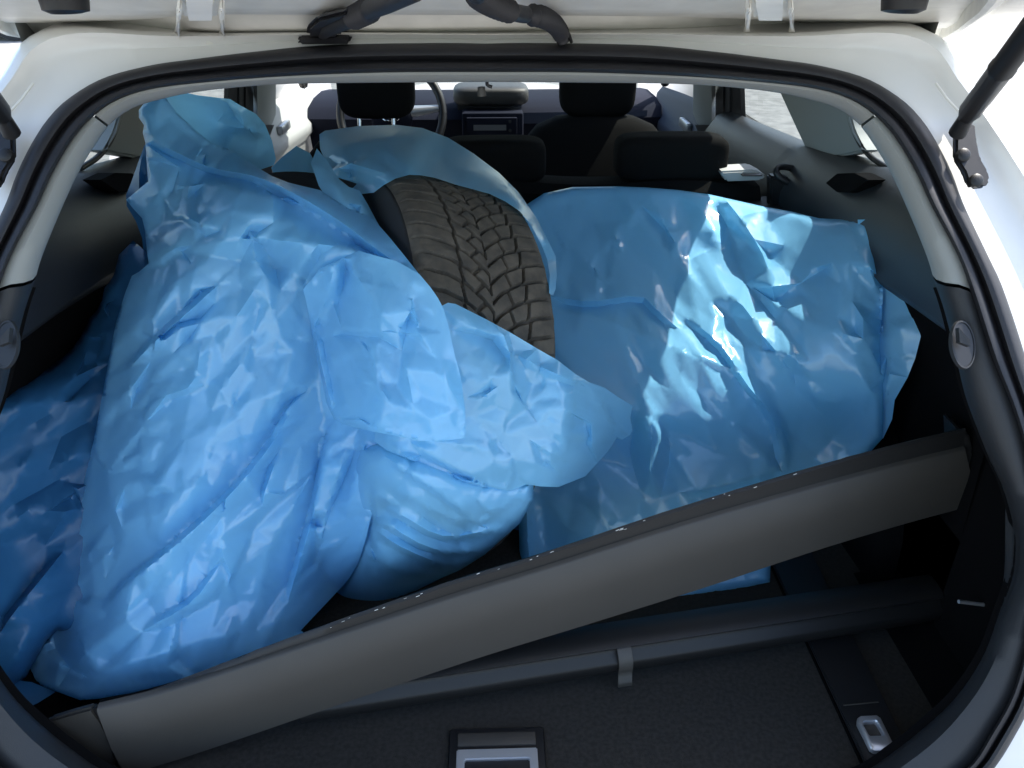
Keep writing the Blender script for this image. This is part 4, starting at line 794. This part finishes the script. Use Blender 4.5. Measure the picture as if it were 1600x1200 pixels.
foldsBf = [([(706, 515), (735, 514), (766, 517), (797, 552)], .010, 12, 4), ([(766, 502), (790, 530), (797, 590), (798, 642)], .014, 5, 26), ([(797, 548), (850, 576), (924, 606)], .010, 10, 5), ([(924, 604), (942, 640), (960, 680), (968, 686)], .012, 4, 22), ([(926, 630), (923, 680), (931, 722)], .016, 40, 3), ([(845, 568), (822, 632)], -.010, 10, 14), ([(800, 560), (805, 610), (820, 635)], .008, 6, 14), ([(920, 628), (880, 640), (848, 660)], .010, 10, 14), ([(920, 600), (880, 620), (845, 650), (842, 665)], .008, 8, 10), ([(842, 665), (870, 680), (920, 680)], .010, 8, 14),
    ([(655, 690), (700, 700), (775, 690), (795, 652)], .008, 8, 8), ([(600, 690), (680, 738), (790, 762)], .012, 10, 6), ([(640, 690), (720, 735), (788, 755)], .008, 8, 6), ([(775, 690), (772, 725), (800, 735), (790, 766)], .012, 8, 10), ([(780, 690), (805, 720), (808, 745)], .010, 8, 8), ([(798, 645), (775, 690)], .007, 8, 8), ([(800, 648), (835, 700), (850, 720)], .006, 10, 10), ([(830, 758), (845, 705), (890, 725)], .010, 12, 10), ([(845, 705), (880, 742)], .008, 8, 8), ([(720, 590), (770, 570), (765, 610)], .008, 10, 10), ([(730, 620), (760, 600), (790, 560)], .009, 8, 10), ([(735, 650), (760, 612), (780, 605), (775, 635)], .008, 10, 8), ([(870, 690), (885, 712), (870, 720)], .006, 8, 8)]
film('front_rim', polyBf, ctrlBf, bagB, grain=(R(30), 1.8), over='B', lift=.034, folds=foldsBf, sp=3.7, seed=12, slack=.04, crumple=((75, .008, 1, 0), (30, .0032, .5, -1.0), (18, .0014, .6, .5)))
film('curled_tip', [(950, 690), (968, 660), (988, 655), (987, 672), (984, 681), (972, 687), (962, 684)], [(950, 690, .44), (988, 655, .435), (972, 687, .425)], bagB, sp=5, iters=0, seed=2, crumple=((30, .004, 1, 0),))

# ---- the big bag on the left
bagA = empty('plastic_bag', label='big pale blue bag slumped open over a tyre at the left, largest of the load', cat='plastic bag', group='blue bags of tyres loaded in the boot')
polyAb = [(250, 152), (262, 141), (290, 145), (310, 149), (335, 152), (360, 155), (376, 165), (400, 178), (414, 194), (425, 220), (431, 248), (428, 258), (404, 266), (372, 262), (350, 256), (320, 235), (290, 205), (265, 178)]
ctrlAb = [(250, 152, .60), (290, 145, .66), (360, 155, .73), (414, 194, .73), (431, 250, .68), (404, 266, .64), (350, 256, .64), (290, 205, .64), (350, 200, .74)]
film('inner_film', polyAb, ctrlAb, bagA, 'blue', folds=[([(355, 160), (372, 190), (382, 200)], .014, 5, 20), ([(382, 198), (360, 215), (352, 232)], .012, 14, 5), ([(276, 175), (320, 185), (370, 200)], -.010, 16, 20), ([(385, 200), (405, 215), (402, 250)], .010, 10, 12), ([(268, 150), (320, 165), (355, 170)], -.006, 14, 10), ([(376, 178), (400, 200), (420, 222)], .006, 6, 6)], sp=5, seed=14, iters=120, slack=.03, crumple=((60, .006, 1, .5), (26, .002, 1, 0)))
film('corner_film', [(424, 262), (440, 246), (463, 228), (484, 239), (496, 260), (506, 276), (522, 302), (548, 336), (536, 345), (500, 318), (465, 300), (430, 280)], [(424, 262, .70), (463, 228, .76), (506, 276, .71), (548, 336, .63), (465, 300, .66)], bagA, 'blue', folds=[([(463, 230), (458, 262), (470, 290)], .008, 10, 10), ([(484, 242), (500, 280), (520, 310)], .010, 10, 5)], sp=5, seed=15, iters=80, crumple=((45, .006, 1, 0), (20, .0015, 1, 0)))
polyA = [(255, 147), (240, 149), (223, 164), (217, 172), (217, 184), (225, 196), (223, 208), (227, 222), (229, 250), (231, 284), (197, 312), (208, 326), (222, 341), (226, 358), (230, 395), (232, 412), (218, 424), (206, 431), (196, 456), (182, 501), (177, 525), (172, 552), (157, 632), (150, 670), (146, 690), (138, 722), (130, 754), (123, 788), (117, 820), (111, 852), (106, 884), (102, 946), (84, 965), (77, 980), (76, 1000), (55, 1014), (44, 1036), (36, 1058), (54, 1067), (87, 1080), (125, 1094), (152, 1092), (204, 1083), (251, 1075), (330, 1085), (430, 1060), (500, 1010), (470, 985), (520, 932), (545, 905), (560, 880), (572, 840), (583, 795), (590, 745), (594, 700), (600, 640), (690, 520), (684, 465), (665, 443), (650, 422), (634, 402), (608, 370), (586, 345), (577, 337), (550, 327), (532, 318), (500, 297), (470, 290), (450, 285), (425, 275), (400, 260), (375, 245), (355, 232), (330, 223), (310, 207), (275, 175)]
ctrlA = [(255, 147, .60), (217, 180, .585), (229, 250, .55), (197, 312, .545), (232, 400, .46), (182, 501, .40), (157, 632, .34), (130, 754, .29), (106, 884, .235), (77, 980, .19), (36, 1058, .15), (125, 1094, .09), (251, 1075, .10), (430, 1060, .15), (500, 1010, .20), (520, 932, .27), (572, 840, .315), (592, 720, .355), (690, 520, .44), (665, 443, .485), (586, 345, .565), (500, 297, .59), (400, 260, .60), (310, 207, .61),
    (300, 240, .565), (300, 320, .50), (430, 330, .53), (540, 370, .525), (350, 374, .425), (450, 374, .43), (560, 392, .455), (620, 410, .475), (280, 395, .41), (230, 450, .385), (300, 500, .335), (420, 480, .355), (520, 500, .375), (600, 520, .40), (220, 620, .31), (320, 640, .275), (440, 640, .30), (540, 660, .345), (180, 760, .255), (280, 780, .215), (380, 800, .225), (480, 800, .27), (160, 900, .195), (260, 920, .15), (380, 930, .175), (480, 920, .24), (120, 1020, .125), (220, 1040, .105), (340, 1030, .13)]
foldsA = [
    # rim band along the cut edge, and the dark slit under it
    ([(222, 205), (245, 222), (275, 238), (330, 262), (400, 276), (455, 300), (530, 345), (600, 398), (650, 430)], .022, 34, 3), ([(228, 225), (260, 250), (280, 262)], .010, 12, 6), ([(390, 280), (430, 305), (470, 330), (540, 372), (600, 405)], -.016, 10, 26), ([(255, 150), (275, 178), (310, 212), (350, 236)], .004, 8, 6), ([(220, 180), (240, 215), (260, 228)], .008, 8, 8), ([(325, 225), (318, 255)], .005, 8, 6),
    ([(270, 298), (330, 286), (380, 300), (440, 310), (478, 322)], .014, 14, 7), ([(255, 315), (275, 292), (310, 288)], .012, 14, 8), ([(232, 286), (250, 300), (262, 318), (262, 340)], .010, 10, 14), ([(262, 318), (300, 345), (345, 360)], .010, 12, 6), ([(305, 300), (312, 345), (320, 370)], -.008, 8, 10), ([(250, 400), (300, 375), (305, 366)], .010, 10, 5), ([(258, 330), (240, 390)], -.008, 8, 8), ([(330, 330), (400, 345), (460, 350)], .008, 12, 8), ([(390, 360), (398, 376)], .008, 6, 6),
    # crest and the folds falling from it
    ([(255, 400), (280, 388), (340, 377), (395, 372), (455, 378), (520, 384), (575, 397), (640, 420)], .016, 20, 30, 1.3), ([(395, 374), (402, 415), (438, 453)], .014, 8, 20), ([(412, 385), (425, 400), (438, 453)], -.014, 10, 10), ([(438, 453), (470, 420), (500, 400)], .010, 10, 16), ([(378, 450), (376, 405), (394, 376)], .008, 10, 10), ([(282, 392), (305, 420), (340, 440)], .012, 8, 10), ([(268, 402), (285, 440), (310, 452), (342, 445)], .012, 10, 10),
    ([(343, 442), (305, 478), (262, 516), (236, 540), (205, 572)], .022, 44, 3), ([(205, 572), (206, 605), (204, 640)], .010, 3, 20), ([(182, 502), (235, 498), (240, 530)], .010, 12, 8), ([(228, 470), (240, 500), (238, 560)], .010, 8, 8), ([(250, 455), (222, 520)], .006, 10, 10),
    ([(338, 522), (310, 505), (270, 520), (250, 545), (262, 552)], .012, 10, 6), ([(335, 525), (300, 535), (270, 552)], .010, 8, 6), ([(338, 520), (300, 560), (285, 572)], .012, 8, 10), ([(340, 470), (345, 500), (338, 520)], .008, 8, 8), ([(338, 520), (370, 495), (405, 480)], .010, 8, 10), ([(370, 440), (420, 470), (435, 540), (430, 560)], .012, 20, 8), ([(430, 545), (460, 552), (485, 550)], .012, 8, 10), ([(425, 560), (400, 590), (370, 625)], .008, 10, 10),
    ([(352, 580), (345, 610), (362, 635)], .014, 10, 8), ([(350, 630), (375, 660), (395, 672)], .010, 8, 8), ([(362, 635), (420, 618), (492, 592)], .016, 10, 16), ([(350, 570), (390, 565), (398, 556)], .012, 8, 14), ([(232, 630), (280, 610), (325, 600)], .010, 8, 6), ([(290, 580), (310, 590), (325, 588)], .010, 8, 8), ([(240, 575), (232, 640), (215, 690)], .008, 10, 14), ([(330, 640), (318, 720), (330, 760)], .008, 14, 14),
    # the long diagonal overlap
    ([(484, 612), (455, 642), (420, 700), (362, 770), (300, 830), (240, 880), (190, 920), (160, 955)], .026, 60, 3), ([(478, 612), (440, 650), (415, 700)], .012, 10, 6), ([(160, 955), (130, 945), (102, 932)], .010, 14, 4), ([(148, 690), (160, 740), (178, 790), (200, 850)], .012, 12, 12), ([(150, 715), (175, 745), (226, 770)], .010, 10, 10), ([(122, 790), (160, 795), (180, 850)], .008, 14, 14), ([(110, 880), (160, 860), (165, 905)], .010, 12, 12), ([(140, 850), (146, 930)], .008, 10, 10), ([(220, 740), (270, 770), (330, 745)], .012, 10, 16), ([(190, 790), (240, 815), (250, 770)], .008, 12, 12), ([(210, 730), (225, 770), (228, 775)], .008, 8, 8), ([(175, 860), (210, 830), (290, 800)], .008, 14, 10), ([(225, 640), (215, 700), (240, 740)], .008, 14, 10),
    # lower right gathers
    ([(345, 880), (300, 940), (222, 985)], .014, 14, 6), ([(222, 985), (250, 975), (330, 930), (352, 905)], .010, 10, 6), ([(165, 965), (200, 970), (222, 988)], .012, 10, 14), ([(352, 775), (345, 850), (358, 900)], .014, 14, 8), ([(345, 880), (362, 900), (355, 920)], .010, 6, 8), ([(410, 790), (450, 765), (490, 730)], .010, 14, 6), ([(440, 700), (420, 750), (415, 770), (450, 768)], .012, 10, 6), ([(490, 735), (420, 860)], .006, 14, 14),
    ([(522, 660), (505, 730), (490, 800), (470, 870), (450, 940)], .024, 40, 3), ([(510, 670), (497, 740), (486, 810)], .010, 10, 8), ([(546, 680), (530, 740), (510, 800), (500, 860), (495, 910)], .014, 14, 10), ([(485, 820), (500, 815), (508, 830), (492, 880)], .010, 8, 8), ([(576, 690), (565, 720), (540, 810)], .010, 12, 12), ([(540, 700), (575, 700), (582, 720)], .008, 8, 8), ([(560, 670), (550, 720), (520, 790)], -.008, 10, 10),
    ([(125, 1055), (220, 1030), (320, 1000), (400, 985)], .014, 16, 16), ([(110, 1050), (160, 1065), (220, 1065)], .008, 12, 10), ([(255, 1060), (330, 1035), (430, 1010)], .010, 10, 14), ([(120, 985), (135, 1020), (170, 1035)], .010, 10, 10), ([(125, 1000), (140, 1030), (120, 1040)], .010, 10, 10), ([(55, 1012), (60, 1040), (54, 1066)], .008, 8, 10), ([(80, 975), (85, 1010), (110, 1045)], -.012, 8, 16), ([(60, 1020), (100, 1040), (130, 1055)], .008, 8, 10), ([(125, 1093), (120, 1075), (110, 1068)], .006, 8, 8)]
film('film', polyA, ctrlA, bagA, grain=(R(-56), 2.2), crease=1.5, over='AB', lift=.018, folds=foldsA, sp=4.0, rnd=.006, rnd_w=10, back=.05, seed=17, slack=.035, crumple=((120, .012, .8, .7), (36, .0034, .45, .6), (24, .0016, .5, -.5)), iters=0)
polyAf = [(474, 452), (500, 420), (560, 392), (620, 408), (655, 428), (672, 448), (684, 465), (693, 482), (702, 515), (712, 560), (720, 590), (727, 640), (727, 684), (700, 688), (680, 690), (650, 688), (620, 681), (585, 675), (555, 668), (535, 662), (522, 655), (510, 630), (502, 590), (494, 550), (486, 510), (478, 470)]
ctrlAf = [(474, 452, .36), (560, 392, .445), (655, 428, .472), (693, 482, .438), (720, 590, .375), (727, 684, .33), (620, 681, .315), (522, 655, .315), (500, 570, .335), (600, 500, .385), (600, 600, .345), (660, 600, .355)]
foldsAf = [([(520, 386), (522, 420), (505, 480), (488, 520)], .012, 10, 18), ([(525, 390), (530, 430), (512, 500)], .010, 6, 10), ([(540, 400), (575, 460), (610, 516)], .012, 14, 10), ([(645, 440), (640, 500), (622, 520)], .012, 16, 8), ([(505, 512), (560, 516), (622, 520)], .008, 10, 5), ([(622, 520), (640, 600), (650, 660)], .008, 10, 10), ([(645, 470), (630, 540), (620, 600)], -.008, 12, 12), ([(622, 522), (690, 520)], .005, 5, 6), ([(520, 525), (518, 570), (530, 590)], .010, 10, 10), ([(535, 530), (560, 580), (598, 630), (616, 665)], .012, 8, 10), ([(560, 530), (590, 570), (600, 600)], .010, 8, 10), ([(575, 560), (580, 540), (592, 535)], .008, 6, 8), ([(555, 600), (600, 606), (618, 665)], .012, 8, 10), ([(520, 610), (570, 660), (615, 668)], .008, 10, 10), ([(525, 655), (560, 655), (600, 672)], .012, 8, 8), ([(680, 560), (700, 600), (720, 640)], .006, 12, 10), ([(650, 550), (680, 580), (660, 620)], .008, 10, 10), ([(625, 670), (650, 640), (672, 655), (680, 688)], .008, 10, 10), ([(488, 480), (500, 560), (520, 640)], .010, 6, 14)]
film('flap', polyAf, ctrlAf, bagA, grain=(R(62), 2.0), over='AB', lift=.058, folds=foldsAf, sp=3.6, seed=21, slack=.045, rnd=.012, rnd_w=10, crumple=((80, .008, 1, .6), (30, .0032, .5, -.4), (18, .0014, .6, .5)), iters=0)
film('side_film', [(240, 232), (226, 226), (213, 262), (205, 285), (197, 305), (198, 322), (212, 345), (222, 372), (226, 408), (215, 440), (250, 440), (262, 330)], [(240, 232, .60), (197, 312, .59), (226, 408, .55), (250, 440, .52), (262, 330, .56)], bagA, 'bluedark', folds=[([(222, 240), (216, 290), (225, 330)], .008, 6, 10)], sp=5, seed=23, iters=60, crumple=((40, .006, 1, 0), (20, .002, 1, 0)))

# ---- the bag in the shade at the far left
bagD = empty('plastic_bag', label='dark blue bag in the shade at the left edge, behind the big pale bag', cat='plastic bag', group='blue bags of tyres loaded in the boot')
polyD = [(-70, 660), (0, 617), (30, 601), (60, 585), (98, 558), (112, 545), (124, 528), (140, 497), (152, 484), (159, 470), (163, 450), (172, 440), (178, 430), (186, 398), (208, 376), (236, 400), (260, 520), (240, 700), (200, 900), (150, 1000), (90, 985), (74, 1000), (40, 1058), (0, 1084), (-40, 1110), (-90, 1050), (-100, 850)]
ctrlD = [(-70, 660, 0.215), (0, 617, 0.295), (98, 558, 0.435), (140, 497, 0.495), (186, 398, 0.555), (236, 400, 0.505), (240, 600, 0.375), (0, 720, 0.245), (100, 700, 0.315), (200, 900, 0.225), (0, 850, 0.195), (90, 860, 0.225), (80, 985, 0.155), (0, 1084, 0.085), (-90, 1050, 0.055), (-40, 950, 0.105), (-80, 850, 0.105)]
foldsD = [([(0, 640), (60, 630), (110, 628), (165, 615)], .014, 14, 10), ([(135, 550), (118, 590), (105, 628)], .014, 12, 8), ([(130, 572), (150, 573), (170, 568)], .006, 5, 6), ([(75, 735), (120, 712), (150, 715)], .014, 10, 16), ([(20, 790), (90, 800), (130, 795)], .016, 16, 8), ([(110, 778), (120, 760), (128, 790)], .008, 6, 6), ([(187, 400), (190, 430), (180, 470)], .012, 8, 12), ([(163, 452), (160, 480), (172, 500)], .010, 6, 10), ([(100, 860), (60, 910), (20, 960), (0, 990)], .016, 20, 6), ([(96, 880), (55, 960), (20, 1040), (0, 1070)], .014, 8, 16), ([(50, 700), (20, 760), (0, 800)], .010, 18, 18), ([(140, 498), (165, 520), (175, 560)], .010, 10, 6)]
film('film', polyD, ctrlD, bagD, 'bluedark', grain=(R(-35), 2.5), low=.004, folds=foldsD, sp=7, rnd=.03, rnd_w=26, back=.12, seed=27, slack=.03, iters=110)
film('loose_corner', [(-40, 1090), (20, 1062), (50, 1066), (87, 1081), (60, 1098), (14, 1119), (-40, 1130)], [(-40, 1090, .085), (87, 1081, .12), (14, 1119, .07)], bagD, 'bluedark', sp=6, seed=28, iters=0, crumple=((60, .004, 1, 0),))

# ================================================================== PARKED CARS BEYOND
def parked(c, yaw, label):
    root = empty('parked_car', label=label, cat='car', group='cars parked beyond')
    Mx = Matrix.Translation(Vector(c)) @ Matrix.Rotation(yaw, 4, 'Z')
    prof = [(-2.1, .35), (-2.12, .75), (-1.95, .95), (-1.2, 1.02), (-.6, 1.42), (.9, 1.45), (1.6, 1.0), (2.0, .9), (2.1, .6), (2.1, .3), (1.75, .22), (-1.8, .22)]
    rows = []
    for x, k, dz in ((-.86, .0, .06), (-.84, .3, .0), (-.6, 1, 0), (0, 1, .02), (.6, 1, 0), (.84, .3, .0), (.86, .0, .06)):
        rows.append([Mx @ Vector((x * (1 - .16 * max(0, min(1, (z - .95) / .4))), y * (1 - .02 * (1 - k)), z + dz * .0)) for y, z in prof])
    sheet('body', rows, 'carblue', root, closed=True, cap=True, sharp=35)
    for s in (-1, 1):
        sheet('side_window', [[Mx @ Vector((s * x, y, z)) for y, z in r] for x, r in ((.855, [(-1.05, 1.02), (0, 1.02), (1.3, 1.02)]), (.765, [(-.55, 1.36), (0, 1.38), (.8, 1.38)]))], 'black', root)
        for y in (-1.3, 1.3):
            q = lambda r_, x: [Mx @ Vector((s * x, y + r_ * math.cos(a), .32 + r_ * math.sin(a))) for a in np.linspace(0, 2 * math.pi, 24, endpoint=False)]
            wh = sheet('wheel', [q(.2, .70), q(.32, .70), q(.32, .88), q(.21, .89)], 'tyre', root, closed=True)
            sheet('rim', [q(.21, .885), q(.16, .88), q(.03, .90), q(.001, .90)], 'chrome', wh, closed=True)
    for x in (-.62, .62): blob('headlight', Mx @ Vector((x, -2.05, .72)), (.16, .08, .08), 'silver', root)
    sheet('windscreen', [[Mx @ Vector((x, -1.18, 1.03)) for x in (-.66, 0, .66)], [Mx @ Vector((x * .9, -.64, 1.40)) for x in (-.66, 0, .66)]], 'black', root)
pc = atz(1563, 15, -.62); parked((pc[0] - 1.3, pc[1] + .86, -.62), R(90), 'dark car parked in the sun at the upper right, its wheel and shadow showing')
pc = atz(4, 64, -.62); parked((pc[0] - 1.1, pc[1] + .9, -.62), R(90), 'dark car at the upper left corner, under the tailgate edge')
